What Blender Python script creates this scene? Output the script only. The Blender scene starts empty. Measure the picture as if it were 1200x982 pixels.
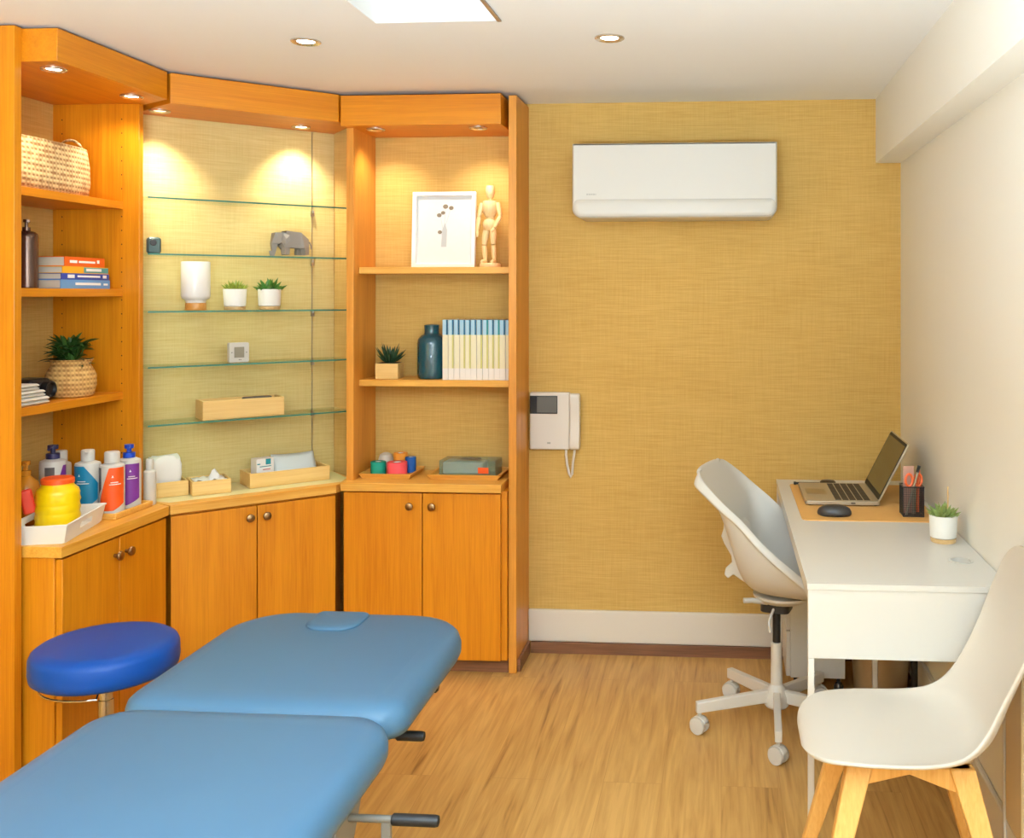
import bpy, bmesh, math, random
from mathutils import Vector, Matrix
random.seed(11)
PI = math.pi
SC = bpy.context.scene
COL = SC.collection
R = math.radians

# ------------------------------------------------------------------ materials
def lin(c):
    out = []
    for v in c:
        v /= 255.0
        out.append(v / 12.92 if v <= 0.04045 else ((v + 0.055) / 1.055) ** 2.4)
    return tuple(out) + (1.0,)

def base_mat(name):
    m = bpy.data.materials.new(name); m.use_nodes = True
    nt = m.node_tree; b = nt.nodes['Principled BSDF']
    return m, nt, b

def mat(name, rgb, rough=0.5, metal=0.0, spec=0.5, coat=0.0, vary=0.0, vscale=20.0, bump=0.0, bscale=200.0, trans=0.0, alpha=1.0):
    m, nt, b = base_mat(name)
    b.inputs['Base Color'].default_value = lin(rgb)
    b.inputs['Roughness'].default_value = rough
    b.inputs['Metallic'].default_value = metal
    b.inputs['Specular IOR Level'].default_value = spec
    b.inputs['Coat Weight'].default_value = coat
    b.inputs['Transmission Weight'].default_value = trans
    b.inputs['Alpha'].default_value = alpha
    tc = nt.nodes.new('ShaderNodeTexCoord')
    if vary > 0:
        n = nt.nodes.new('ShaderNodeTexNoise'); n.inputs['Scale'].default_value = vscale; n.inputs['Detail'].default_value = 4
        nt.links.new(tc.outputs['Object'], n.inputs['Vector'])
        mx = nt.nodes.new('ShaderNodeMix'); mx.data_type = 'RGBA'
        c = lin(rgb)
        mx.inputs[6].default_value = tuple(x * (1 - vary) for x in c[:3]) + (1,)
        mx.inputs[7].default_value = tuple(min(1, x * (1 + vary)) for x in c[:3]) + (1,)
        nt.links.new(n.outputs['Fac'], mx.inputs[0]); nt.links.new(mx.outputs[2], b.inputs['Base Color'])
    if bump > 0:
        n = nt.nodes.new('ShaderNodeTexNoise'); n.inputs['Scale'].default_value = bscale; n.inputs['Detail'].default_value = 3
        nt.links.new(tc.outputs['Object'], n.inputs['Vector'])
        bp = nt.nodes.new('ShaderNodeBump'); bp.inputs['Strength'].default_value = bump; bp.inputs['Distance'].default_value = 0.002
        nt.links.new(n.outputs['Fac'], bp.inputs['Height']); nt.links.new(bp.outputs['Normal'], b.inputs['Normal'])
    return m

def wood(name, a, c, axis='z', rough=0.38, scale=1.0, fine=1.0):
    m, nt, b = base_mat(name)
    tc = nt.nodes.new('ShaderNodeTexCoord')
    def streak(across, along, detail):
        mp = nt.nodes.new('ShaderNodeMapping')
        s = {'x': (along, across, across), 'y': (across, along, across), 'z': (across, across, along)}[axis]
        mp.inputs['Scale'].default_value = tuple(k * scale for k in s)
        nt.links.new(tc.outputs['Object'], mp.inputs['Vector'])
        n = nt.nodes.new('ShaderNodeTexNoise'); n.inputs['Scale'].default_value = 1; n.inputs['Detail'].default_value = detail
        n.inputs['Distortion'].default_value = 0.6
        nt.links.new(mp.outputs['Vector'], n.inputs['Vector']); return n
    n1 = streak(22, 1.1, 5); n2 = streak(190 * fine, 5, 2)
    ma = nt.nodes.new('ShaderNodeMath'); ma.operation = 'MULTIPLY_ADD'; ma.inputs[1].default_value = 0.45
    nt.links.new(n2.outputs['Fac'], ma.inputs[0])
    mb = nt.nodes.new('ShaderNodeMath'); mb.operation = 'MULTIPLY'; mb.inputs[1].default_value = 0.55
    nt.links.new(n1.outputs['Fac'], mb.inputs[0]); nt.links.new(mb.outputs[0], ma.inputs[2])
    rp = nt.nodes.new('ShaderNodeValToRGB')
    rp.color_ramp.elements[0].position = 0.33; rp.color_ramp.elements[0].color = lin(c)
    rp.color_ramp.elements[1].position = 0.62; rp.color_ramp.elements[1].color = lin(a)
    nt.links.new(ma.outputs[0], rp.inputs['Fac']); nt.links.new(rp.outputs['Color'], b.inputs['Base Color'])
    b.inputs['Roughness'].default_value = rough
    bp = nt.nodes.new('ShaderNodeBump'); bp.inputs['Strength'].default_value = 0.12; bp.inputs['Distance'].default_value = 0.001
    nt.links.new(n2.outputs['Fac'], bp.inputs['Height']); nt.links.new(bp.outputs['Normal'], b.inputs['Normal'])
    return m

def grasscloth(name, a, c):
    m, nt, b = base_mat(name)
    tc = nt.nodes.new('ShaderNodeTexCoord')
    def n_(sc, d=3):
        mp = nt.nodes.new('ShaderNodeMapping'); mp.inputs['Scale'].default_value = sc
        nt.links.new(tc.outputs['Object'], mp.inputs['Vector'])
        n = nt.nodes.new('ShaderNodeTexNoise'); n.inputs['Scale'].default_value = 1; n.inputs['Detail'].default_value = d
        nt.links.new(mp.outputs['Vector'], n.inputs['Vector']); return n
    h = n_((9, 9, 240)); v = n_((230, 230, 7)); big = n_((2.5, 2.5, 5), 2)
    def madd(x, k, y):
        q = nt.nodes.new('ShaderNodeMath'); q.operation = 'MULTIPLY_ADD'; q.inputs[1].default_value = k
        nt.links.new(x, q.inputs[0])
        if isinstance(y, float): q.inputs[2].default_value = y
        else: nt.links.new(y, q.inputs[2])
        return q.outputs[0]
    f = madd(h.outputs['Fac'], 0.5, madd(v.outputs['Fac'], 0.28, madd(big.outputs['Fac'], 0.22, 0.0)))
    rp = nt.nodes.new('ShaderNodeValToRGB')
    rp.color_ramp.elements[0].position = 0.34; rp.color_ramp.elements[0].color = lin(c)
    rp.color_ramp.elements[1].position = 0.66; rp.color_ramp.elements[1].color = lin(a)
    nt.links.new(f, rp.inputs['Fac']); nt.links.new(rp.outputs['Color'], b.inputs['Base Color'])
    b.inputs['Roughness'].default_value = 0.8; b.inputs['Specular IOR Level'].default_value = 0.25
    bp = nt.nodes.new('ShaderNodeBump'); bp.inputs['Strength'].default_value = 0.25; bp.inputs['Distance'].default_value = 0.002
    nt.links.new(f, bp.inputs['Height']); nt.links.new(bp.outputs['Normal'], b.inputs['Normal'])
    return m

def floor_mat():
    m, nt, b = base_mat('floor_vinyl_planks')
    tc = nt.nodes.new('ShaderNodeTexCoord')
    mp = nt.nodes.new('ShaderNodeMapping'); mp.inputs['Rotation'].default_value = (0, 0, R(90))
    nt.links.new(tc.outputs['Object'], mp.inputs['Vector'])
    br = nt.nodes.new('ShaderNodeTexBrick'); br.offset = 0.37
    br.inputs['Scale'].default_value = 1; br.inputs['Brick Width'].default_value = 1.25; br.inputs['Row Height'].default_value = 0.178
    br.inputs['Mortar Size'].default_value = 0.0009; br.inputs['Mortar Smooth'].default_value = 0.4
    br.inputs['Color1'].default_value = (0.25, 0.25, 0.25, 1); br.inputs['Color2'].default_value = (0.75, 0.75, 0.75, 1); br.inputs['Mortar'].default_value = (0.3, 0.3, 0.3, 1)
    nt.links.new(mp.outputs['Vector'], br.inputs['Vector'])
    sep = nt.nodes.new('ShaderNodeSeparateColor'); nt.links.new(br.outputs['Color'], sep.inputs[0])
    def n_(sc, d, dist):
        q = nt.nodes.new('ShaderNodeMapping'); q.inputs['Scale'].default_value = sc
        nt.links.new(tc.outputs['Object'], q.inputs['Vector'])
        n = nt.nodes.new('ShaderNodeTexNoise'); n.noise_dimensions = '4D'; n.inputs['Scale'].default_value = 1
        n.inputs['Detail'].default_value = d; n.inputs['Distortion'].default_value = dist
        mu = nt.nodes.new('ShaderNodeMath'); mu.operation = 'MULTIPLY'; mu.inputs[1].default_value = 14
        nt.links.new(sep.outputs[0], mu.inputs[0]); nt.links.new(mu.outputs[0], n.inputs['W'])
        nt.links.new(q.outputs['Vector'], n.inputs['Vector']); return n
    g = n_((24, 1.7, 1), 7, 1.8); fn = n_((120, 5, 1), 3, 0.4); bg = n_((4, 1.3, 1), 3, 0.8)
    def madd(x, k, y):
        q = nt.nodes.new('ShaderNodeMath'); q.operation = 'MULTIPLY_ADD'; q.inputs[1].default_value = k
        nt.links.new(x, q.inputs[0])
        if isinstance(y, float): q.inputs[2].default_value = y
        else: nt.links.new(y, q.inputs[2])
        return q.outputs[0]
    f = madd(g.outputs['Fac'], 0.5, madd(fn.outputs['Fac'], 0.2, madd(bg.outputs['Fac'], 0.22, madd(sep.outputs[0], 0.10, 0.0))))
    rp = nt.nodes.new('ShaderNodeValToRGB'); cr = rp.color_ramp
    cr.elements[0].position = 0.355; cr.elements[0].color = lin((140, 94, 44))
    cr.elements[1].position = 0.615; cr.elements[1].color = lin((216, 168, 98))
    e = cr.elements.new(0.45); e.color = lin((192, 142, 76))
    nt.links.new(f, rp.inputs['Fac'])
    mx = nt.nodes.new('ShaderNodeMix'); mx.data_type = 'RGBA'
    nt.links.new(br.outputs['Fac'], mx.inputs[0]); nt.links.new(rp.outputs['Color'], mx.inputs[6]); mx.inputs[7].default_value = lin((184, 134, 72))
    nt.links.new(mx.outputs[2], b.inputs['Base Color'])
    b.inputs['Roughness'].default_value = 0.42; b.inputs['Specular IOR Level'].default_value = 0.35
    bp = nt.nodes.new('ShaderNodeBump'); bp.inputs['Strength'].default_value = 0.08; bp.inputs['Distance'].default_value = 0.001
    nt.links.new(fn.outputs['Fac'], bp.inputs['Height']); nt.links.new(bp.outputs['Normal'], b.inputs['Normal'])
    return m

def weave(name, a, c, su=60.0, sv=60.0, rough=0.8):
    m, nt, b = base_mat(name)
    tc = nt.nodes.new('ShaderNodeTexCoord')
    sp = nt.nodes.new('ShaderNodeSeparateXYZ'); nt.links.new(tc.outputs['Object'], sp.inputs[0])
    def fn(op, x, k=None):
        q = nt.nodes.new('ShaderNodeMath'); q.operation = op
        if isinstance(x, (int, float)): q.inputs[0].default_value = x
        else: nt.links.new(x, q.inputs[0])
        if k is not None:
            if isinstance(k, (int, float)): q.inputs[1].default_value = k
            else: nt.links.new(k, q.inputs[1])
        return q.outputs[0]
    s1 = fn('SINE', fn('MULTIPLY', sp.outputs[2], sv * 6.28))
    s2 = fn('SINE', fn('MULTIPLY', fn('ADD', sp.outputs[0], sp.outputs[1]), su * 6.28))
    nz = nt.nodes.new('ShaderNodeTexNoise'); nz.inputs['Scale'].default_value = 45; nt.links.new(tc.outputs['Object'], nz.inputs['Vector'])
    f = fn('ADD', fn('MULTIPLY', fn('MULTIPLY', s1, s2), 0.2), fn('MULTIPLY', nz.outputs['Fac'], 1.0))
    f = fn('ADD', f, fn('MULTIPLY', s1, 0.22))
    rp = nt.nodes.new('ShaderNodeValToRGB')
    rp.color_ramp.elements[0].position = 0.2; rp.color_ramp.elements[0].color = lin(c)
    rp.color_ramp.elements[1].position = 0.75; rp.color_ramp.elements[1].color = lin(a)
    nt.links.new(f, rp.inputs['Fac']); nt.links.new(rp.outputs['Color'], b.inputs['Base Color'])
    b.inputs['Roughness'].default_value = rough
    bp = nt.nodes.new('ShaderNodeBump'); bp.inputs['Strength'].default_value = 0.6; bp.inputs['Distance'].default_value = 0.004
    nt.links.new(f, bp.inputs['Height']); nt.links.new(bp.outputs['Normal'], b.inputs['Normal'])
    return m

def thin_clear(name, tint=(0.93, 0.98, 0.95), gloss=0.5, rough=0.02):
    m = bpy.data.materials.new(name); m.use_nodes = True; nt = m.node_tree; nt.nodes.clear()
    o = nt.nodes.new('ShaderNodeOutputMaterial'); mx = nt.nodes.new('ShaderNodeMixShader')
    t = nt.nodes.new('ShaderNodeBsdfTransparent'); t.inputs[0].default_value = tint + (1,)
    g = nt.nodes.new('ShaderNodeBsdfGlossy'); g.inputs['Roughness'].default_value = rough
    fr = nt.nodes.new('ShaderNodeFresnel'); fr.inputs[0].default_value = 1.45
    mu = nt.nodes.new('ShaderNodeMath'); mu.operation = 'MULTIPLY'; mu.inputs[1].default_value = gloss
    nt.links.new(fr.outputs[0], mu.inputs[0]); nt.links.new(mu.outputs[0], mx.inputs[0])
    nt.links.new(t.outputs[0], mx.inputs[1]); nt.links.new(g.outputs[0], mx.inputs[2]); nt.links.new(mx.outputs[0], o.inputs[0])
    return m

def emit(name, rgb, k):
    m = bpy.data.materials.new(name); m.use_nodes = True; nt = m.node_tree; nt.nodes.clear()
    o = nt.nodes.new('ShaderNodeOutputMaterial'); e = nt.nodes.new('ShaderNodeEmission')
    e.inputs[0].default_value = lin(rgb); e.inputs[1].default_value = k; nt.links.new(e.outputs[0], o.inputs[0]); return m

WA, WC = (221, 138, 20), (199, 113, 5)
M = dict(
    wood_z=wood('oak_veneer_upright', WA, WC, 'z'), wood_x=wood('oak_veneer_across', WA, WC, 'x'), wood_y=wood('oak_veneer_deep', WA, WC, 'y'),
    top_x=wood('oak_worktop_across', (236, 178, 84), (216, 146, 50), 'x'), top_y=wood('oak_worktop_deep', (236, 174, 70), (216, 142, 40), 'y'),
    edge_z=wood('oak_edge', (226, 152, 60), (200, 124, 34), 'z'),
    kick=wood('dark_walnut_skirting', (140, 92, 62), (98, 60, 38), 'x', 0.4),
    wallpaper=grasscloth('grasscloth_wallpaper', (219, 179, 104), (199, 156, 80)),
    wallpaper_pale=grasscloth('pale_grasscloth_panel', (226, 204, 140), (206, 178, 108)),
    paint=mat('cream_wall_paint', (244, 239, 228), 0.6, spec=0.3, vary=0.015, vscale=3),
    ceil=mat('ceiling_paint', (246, 244, 240), 0.7, spec=0.2, vary=0.01, vscale=2),
    skirt=mat('white_gloss_skirting', (244, 236, 224), 0.3),
    floor=floor_mat(),
    white=mat('white_plastic', (216, 210, 200), 0.38), white_lac=mat('white_lacquer', (221, 216, 207), 0.32), white_metal=mat('white_powder_coat', (228, 222, 212), 0.35),
    shell=mat('ivory_shell_plastic', (208, 197, 182), 0.42, bump=0.05, bscale=900), beech=wood('beech_wood', (240, 186, 106), (222, 158, 76), 'z', 0.4),
    blue=mat('light_blue_vinyl', (70, 106, 133), 0.42, spec=0.35, vary=0.03, vscale=8, bump=0.06, bscale=700), blue_seam=mat('blue_piping', (40, 112, 170), 0.5),
    royal=mat('royal_blue_vinyl', (8, 70, 152), 0.45, spec=0.3, bump=0.05, bscale=600),
    chrome=mat('chrome', (210, 206, 198), 0.18, 1.0), steel=mat('brushed_steel', (176, 168, 156), 0.35, 1.0), brass=mat('aged_bronze_knob', (150, 120, 86), 0.3, 1.0),
    grey_metal=mat('grey_painted_steel', (132, 126, 116), 0.45, 0.3), black=mat('black_rubber', (22, 20, 20), 0.5), blackp=mat('black_plastic', (34, 32, 34), 0.35),
    dark=mat('near_black', (14, 13, 12), 0.6),
    screen=mat('switched_off_screen', (30, 26, 22), 0.12, spec=0.8), silver=mat('silver_laptop', (190, 180, 160), 0.35, 0.6), key=mat('dark_keys', (44, 40, 38), 0.5),
    pad=mat('tan_leather_pad', (226, 170, 96), 0.55, vary=0.04, vscale=30), glass=thin_clear('clear_shelf_glass', gloss=0.35), glass_edge=mat('green_glass_edge', (54, 118, 100), 0.15),
    clear=thin_clear('clear_plastic', (0.93, 0.94, 0.93), 0.9, 0.08), greenclear=mat('green_clear_plastic', (120, 150, 132), 0.2, alpha=0.5),
    bamboo_x=wood('bamboo_box', (240, 200, 128), (226, 180, 104), 'x', 0.45), tray=wood('light_oak_tray', (240, 182, 88), (222, 156, 62), 'x', 0.4),
    tissue=mat('white_tissue', (246, 242, 238), 0.85, bump=0.5, bscale=60), towel=mat('white_knit', (232, 226, 214), 0.95, bump=0.6, bscale=260),
    ceramic=mat('white_ceramic', (246, 242, 236), 0.18), ceramic_m=mat('matt_white_pot', (244, 240, 232), 0.55), saucer=wood('pale_wood_saucer', (222, 186, 132), (200, 158, 100), 'x'),
    lampwood=wood('lamp_base_wood', (226, 160, 80), (204, 136, 56), 'x'),
    teal=mat('teal_glazed_ceramic', (10, 74, 88), 0.12, coat=0.6, bump=0.9, bscale=70), soil=mat('dark_soil', (48, 36, 26), 0.95, bump=0.5),
    leaf=mat('dark_green_leaf', (44, 78, 26), 0.4, vary=0.35, vscale=25), leaf2=mat('mid_green_leaf', (72, 122, 44), 0.42, vary=0.3, vscale=40), succ=mat('yellow_green_succulent', (150, 162, 60), 0.45, vary=0.25, vscale=60), aloe=mat('dark_aloe_leaf', (40, 70, 44), 0.45, vary=0.3, vscale=50),
    succ2=mat('grey_green_succulent', (140, 156, 84), 0.5, vary=0.25, vscale=60),
    seagrass=weave('seagrass_weave', (240, 208, 150), (164, 118, 70), 62, 60), seagrass2=weave('jute_weave', (224, 176, 104), (168, 116, 56), 60, 62),
    ele=mat('grey_faceted_resin', (150, 142, 132), 0.6), gadget=mat('slate_green_plastic', (62, 84, 82), 0.35),
    orange=mat('orange_print', (236, 98, 20), 0.4), orangered=mat('orange_red_plastic', (238, 86, 24), 0.35), yellow=mat('yellow_plastic', (250, 206, 8), 0.3), red=mat('red_plastic', (226, 62, 36), 0.35),
    tealp=mat('teal_label', (12, 120, 156), 0.4), purple=mat('purple_label', (122, 48, 142), 0.4), labelgrey=mat('grey_label_panel', (92, 82, 78), 0.5), pumpblue=mat('blue_pump', (24, 72, 186), 0.3), pumpdark=mat('navy_pump', (40, 38, 78), 0.35),
    amber=mat('amber_bottle', (222, 140, 34), 0.2, alpha=0.9), bookblue=mat('navy_book', (42, 66, 156), 0.4), booklight=mat('sky_blue_book', (104, 156, 206), 0.4), bookyellow=mat('yellow_cover', (246, 172, 32), 0.4), bookteal=mat('teal_cover', (88, 158, 148), 0.4),
    paper=mat('page_edges', (206, 192, 170), 0.9), print=mat('white_print', (248, 246, 242), 0.6), bronze=mat('bronze_bottle', (104, 82, 72), 0.22, 0.75),
    jblue=mat('journal_pale_blue', (176, 212, 232), 0.5), jdark=mat('journal_petrol', (18, 96, 130), 0.5), jteal=mat('journal_teal', (20, 132, 138), 0.5), jcream=mat('journal_cream', (240, 232, 200), 0.6), jolive=mat('journal_olive', (208, 200, 124), 0.6), jwhite=mat('journal_white', (244, 238, 234), 0.6),
    green_t=mat('green_tape', (10, 150, 124), 0.6), pink_t=mat('coral_tape', (244, 84, 92), 0.6), blue_t=mat('blue_tape', (18, 84, 160), 0.6), orange_t=mat('orange_tape', (236, 150, 44), 0.6), frost=mat('frosted_cup', (230, 222, 210), 0.3, alpha=0.75),
    picture=mat('white_print_paper', (212, 214, 214), 0.6), stem=mat('grey_brown_bloom', (130, 116, 96), 0.7), vase_print=mat('pale_grey_ink', (176, 180, 182), 0.7), frame=mat('white_frame', (248, 246, 240), 0.4),
    manikin=wood('pale_manikin_wood', (246, 220, 168), (232, 196, 130), 'z', 0.45), lcd=mat('grey_lcd', (142, 134, 116), 0.3), phone=mat('intercom_white', (238, 230, 222), 0.35), phone_screen=mat('intercom_screen', (96, 92, 86), 0.2), tan=mat('tan_casing', (222, 196, 152), 0.4),
    logo=mat('pale_grey_mark', (186, 180, 172), 0.5), line=mat('panel_gap', (150, 142, 132), 0.7), pack=mat('pale_blue_packet', (222, 232, 234), 0.25, bump=0.5, bscale=40), tealbox=mat('teal_print', (30, 142, 156), 0.5), redink=mat('red_print', (196, 70, 80), 0.6),
    ring=mat('brushed_nickel_ring', (214, 204, 186), 0.25, 0.9), bulb=emit('lamp_glow', (255, 240, 214), 14), bulb_dim=emit('lamp_glow_low', (255, 236, 204), 2.2), bulb_off=mat('lamp_reflector', (120, 92, 60), 0.2, 0.9),
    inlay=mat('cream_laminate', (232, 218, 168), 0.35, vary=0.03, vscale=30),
    bin=mat('polished_bin', (226, 200, 158), 0.32, 0.65), mesh_black=mat('black_wire_mesh', (40, 38, 38), 0.5, alpha=0.62), stationery=mat('orange_handle', (244, 110, 56), 0.35), pinkclear=mat('pink_ruler', (246, 196, 180), 0.2, alpha=0.6),
    mouse=mat('charcoal_mouse', (52, 50, 50), 0.35), skypane=thin_clear('skylight_glass', (0.97, 0.98, 1.0), 0.3), well=mat('skylight_well_paint', (248, 244, 236), 0.6),
)

# ------------------------------------------------------------------ mesh helpers
def new(): return bmesh.new()

def box(bm, x0, x1, y0, y1, z0, z1, mi=0):
    v = [bm.verts.new(p) for p in ((x0,y0,z0),(x1,y0,z0),(x1,y1,z0),(x0,y1,z0),(x0,y0,z1),(x1,y0,z1),(x1,y1,z1),(x0,y1,z1))]
    for f in ((0,3,2,1),(4,5,6,7),(0,1,5,4),(1,2,6,5),(2,3,7,6),(3,0,4,7)):
        bm.faces.new([v[i] for i in f]).material_index = mi
    return v

def prism(bm, pts, z0, z1, mi=0, smi=None):
    a = [bm.verts.new((x, y, z0)) for x, y in pts]; b = [bm.verts.new((x, y, z1)) for x, y in pts]
    n = len(pts)
    bm.faces.new(a[::-1]).material_index = mi; bm.faces.new(b).material_index = mi
    for i in range(n):
        bm.faces.new((a[i], a[(i+1) % n], b[(i+1) % n], b[i])).material_index = mi if smi is None else smi

def prism_axis(bm, pts, t0, t1, axis, mi=0):
    """polygon (p,q) extruded along x (p=y,q=z) or along y (p=x,q=z)"""
    def P(t, p, q): return (t, p, q) if axis == 'x' else (p, t, q)
    a = [bm.verts.new(P(t0, *p)) for p in pts]; b = [bm.verts.new(P(t1, *p)) for p in pts]
    n = len(pts)
    bm.faces.new(a[::-1]).material_index = mi; bm.faces.new(b).material_index = mi
    for i in range(n): bm.faces.new((a[i], a[(i+1) % n], b[(i+1) % n], b[i])).material_index = mi

def lathe(bm, prof, seg=32, cx=0, cy=0, mi=0, sx=1.0, sy=1.0, cap=True, power=None):
    rings = []
    for r, z in prof:
        ring = []
        for k in range(seg):
            a = 2 * PI * k / seg; c, s = math.cos(a), math.sin(a)
            if power:
                c = math.copysign(abs(c) ** power, c); s = math.copysign(abs(s) ** power, s)
            ring.append(bm.verts.new((cx + r * c * sx, cy + r * s * sy, z)))
        rings.append(ring)
    for a, b in zip(rings, rings[1:]):
        for k in range(seg):
            bm.faces.new((a[k], a[(k+1) % seg], b[(k+1) % seg], b[k])).material_index = mi
    if cap:
        bm.faces.new(rings[0][::-1]).material_index = mi; bm.faces.new(rings[-1]).material_index = mi
    return rings

def tube(bm, pts, r, seg=8, mi=0, closed=False, r1=None):
    pts = [Vector(p) for p in pts]; n = len(pts); rings = []
    prev = None
    for i, p in enumerate(pts):
        if closed: d = pts[(i+1) % n] - pts[i-1]
        else: d = pts[min(i+1, n-1)] - pts[max(i-1, 0)]
        d.normalize()
        if prev is None:
            up = Vector((0, 0, 1)) if abs(d.z) < 0.9 else Vector((1, 0, 0))
            u = d.cross(up).normalized()
        else:
            u = (prev - d * prev.dot(d)).normalized()
        prev = u; w = d.cross(u)
        rr = r if r1 is None else r + (r1 - r) * i / max(1, n - 1)
        rings.append([bm.verts.new(p + (u * math.cos(2*PI*k/seg) + w * math.sin(2*PI*k/seg)) * rr) for k in range(seg)])
    m = n if closed else n - 1
    for i in range(m):
        a, b = rings[i], rings[(i+1) % n]
        for k in range(seg): bm.faces.new((a[k], a[(k+1) % seg], b[(k+1) % seg], b[k])).material_index = mi
    if not closed:
        bm.faces.new(rings[0][::-1]).material_index = mi; bm.faces.new(rings[-1]).material_index = mi

def arc(c, r, a0, a1, n, plane='xy', z=0.0, ry=None):
    out = []
    for k in range(n + 1):
        a = R(a0 + (a1 - a0) * k / n); p, q = c[0] + r * math.cos(a), c[1] + (ry or r) * math.sin(a)
        out.append((p, q, z) if plane == 'xy' else ((p, z, q) if plane == 'xz' else (z, p, q)))
    return out

def rrect(x0, x1, y0, y1, rad, n=6):
    """counter-clockwise rounded rectangle; rad = radius or four radii (x0y0, x1y0, x1y1, x0y1)"""
    if not isinstance(rad, (list, tuple)): rad = [rad] * 4
    out = []
    for (cx, cy, r, a0) in ((x0+rad[0], y0+rad[0], rad[0], 180), (x1-rad[1], y0+rad[1], rad[1], 270), (x1-rad[2], y1-rad[2], rad[2], 0), (x0+rad[3], y1-rad[3], rad[3], 90)):
        for k in range(n + 1):
            a = R(a0 + 90 * k / n); out.append((cx + r * math.cos(a), cy + r * math.sin(a)))
    return out

def cushion(bm, outline, prof, mi=0):
    """outline = closed polygon; prof = (inset, z) rings from below to above"""
    n = len(outline); pts = [Vector((p[0], p[1])) for p in outline]; nor = []
    for i in range(n):
        d = (pts[(i+1) % n] - pts[i-1]).normalized(); nor.append(Vector((-d.y, d.x)))
    rings = [[bm.verts.new((pts[i].x + nor[i].x * ins, pts[i].y + nor[i].y * ins, z)) for i in range(n)] for ins, z in prof]
    for a, b in zip(rings, rings[1:]):
        for k in range(n): bm.faces.new((a[k], a[(k+1) % n], b[(k+1) % n], b[k])).material_index = mi
    bm.faces.new(rings[0][::-1]).material_index = mi; bm.faces.new(rings[-1]).material_index = mi

def grid(bm, rows, mi=0, closed=False):
    vs = [[bm.verts.new(p) for p in r] for r in rows]
    for a, b in zip(vs, vs[1:]):
        n = len(a)
        for k in range(n if closed else n - 1): bm.faces.new((a[k], a[(k+1) % n], b[(k+1) % n], b[k])).material_index = mi
    return vs

def leafblade(bm, base, d, length, width, droop=0.3, thick=0.0, n=5, mi=0, cup=0.25):
    d = Vector(d).normalized(); side = d.cross(Vector((0, 0, 1)))
    if side.length < 1e-3: side = Vector((1, 0, 0))
    side.normalize(); up = side.cross(d); p0 = Vector(base); rows = []
    for i in range(n + 1):
        t = i / n; w = width * math.sin(PI * min(0.999, 0.12 + 0.88 * t)) ** 0.8 if t < 1 else 0.0004
        p = p0 + d * length * t - Vector((0, 0, 1)) * droop * length * t * t
        rows.append([p - side * w * 0.5 + up * w * cup, p - up * thick * math.sin(PI * min(1, t + 0.1)), p + side * w * 0.5 + up * w * cup])
        if thick: rows[-1].append(p + up * (w * cup * 1.0 + thick * 0.6 * math.sin(PI * min(1, t + 0.1))))
    grid(bm, rows, mi, closed=bool(thick))

def fin(bm, smooth, angle=38):
    bmesh.ops.recalc_face_normals(bm, faces=bm.faces[:])
    me = bpy.data.meshes.new('m'); bm.to_mesh(me); bm.free()
    if smooth:
        me.shade_smooth(); me.set_sharp_from_angle(angle=R(angle))
    return me

def obj(name, bm, m, parent=None, smooth=True, bev=0.0, seg=2, sub=0, solid=0.0, loc=None, rot=None, label=None, angle=38):
    me = fin(bm, smooth, angle); me.name = name
    for x in (m if isinstance(m, (list, tuple)) else [m]): me.materials.append(M[x])
    o = bpy.data.objects.new(name, me); COL.objects.link(o)
    if parent: o.parent = parent
    if loc: o.location = loc
    if rot: o.rotation_euler = rot
    if solid:
        q = o.modifiers.new('thickness', 'SOLIDIFY'); q.thickness = abs(solid); q.offset = -1 if solid > 0 else 1
    if bev:
        q = o.modifiers.new('edge', 'BEVEL'); q.width = bev; q.segments = seg; q.limit_method = 'ANGLE'; q.angle_limit = R(40)
    if sub:
        q = o.modifiers.new('smooth', 'SUBSURF'); q.levels = sub; q.render_levels = sub
    if label: o['label'] = label
    return o

def thing(name, label, cat, loc=(0, 0, 0), rz=0.0, group=None):
    o = bpy.data.objects.new(name, None); COL.objects.link(o); o.empty_display_size = 0.05
    o.location = loc; o.rotation_euler = (0, 0, rz); o['label'] = label; o['category'] = cat
    if group: o['group'] = group
    return o

def tag(o, label, cat, group=None):
    o['label'] = label; o['category'] = cat
    if group: o['group'] = group
    return o

def struct(name, bm, m, smooth=False, bev=0.0, parent=None):
    o = obj(name, bm, m, parent, smooth, bev)
    if not parent: o['kind'] = 'structure'
    return o

def dup(root, loc, rz=None, label=None):
    r = root.copy(); COL.objects.link(r); r.location = loc
    if rz is not None: r.rotation_euler = (0, 0, rz)
    if label: r['label'] = label
    for ch in list(root.children):
        c = ch.copy(); COL.objects.link(c); c.parent = r
        for g in list(ch.children):
            d = g.copy(); COL.objects.link(d); d.parent = c
    return r

def one(name, fn, m, label, cat, loc=(0, 0, 0), rz=0.0, group=None, **k):
    bm = new(); fn(bm); o = obj(name, bm, m, loc=loc, rot=(0, 0, rz), **k); return tag(o, label, cat, group)

def part(name, fn, m, parent, **k):
    bm = new(); fn(bm); return obj(name, bm, m, parent, **k)

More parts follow.
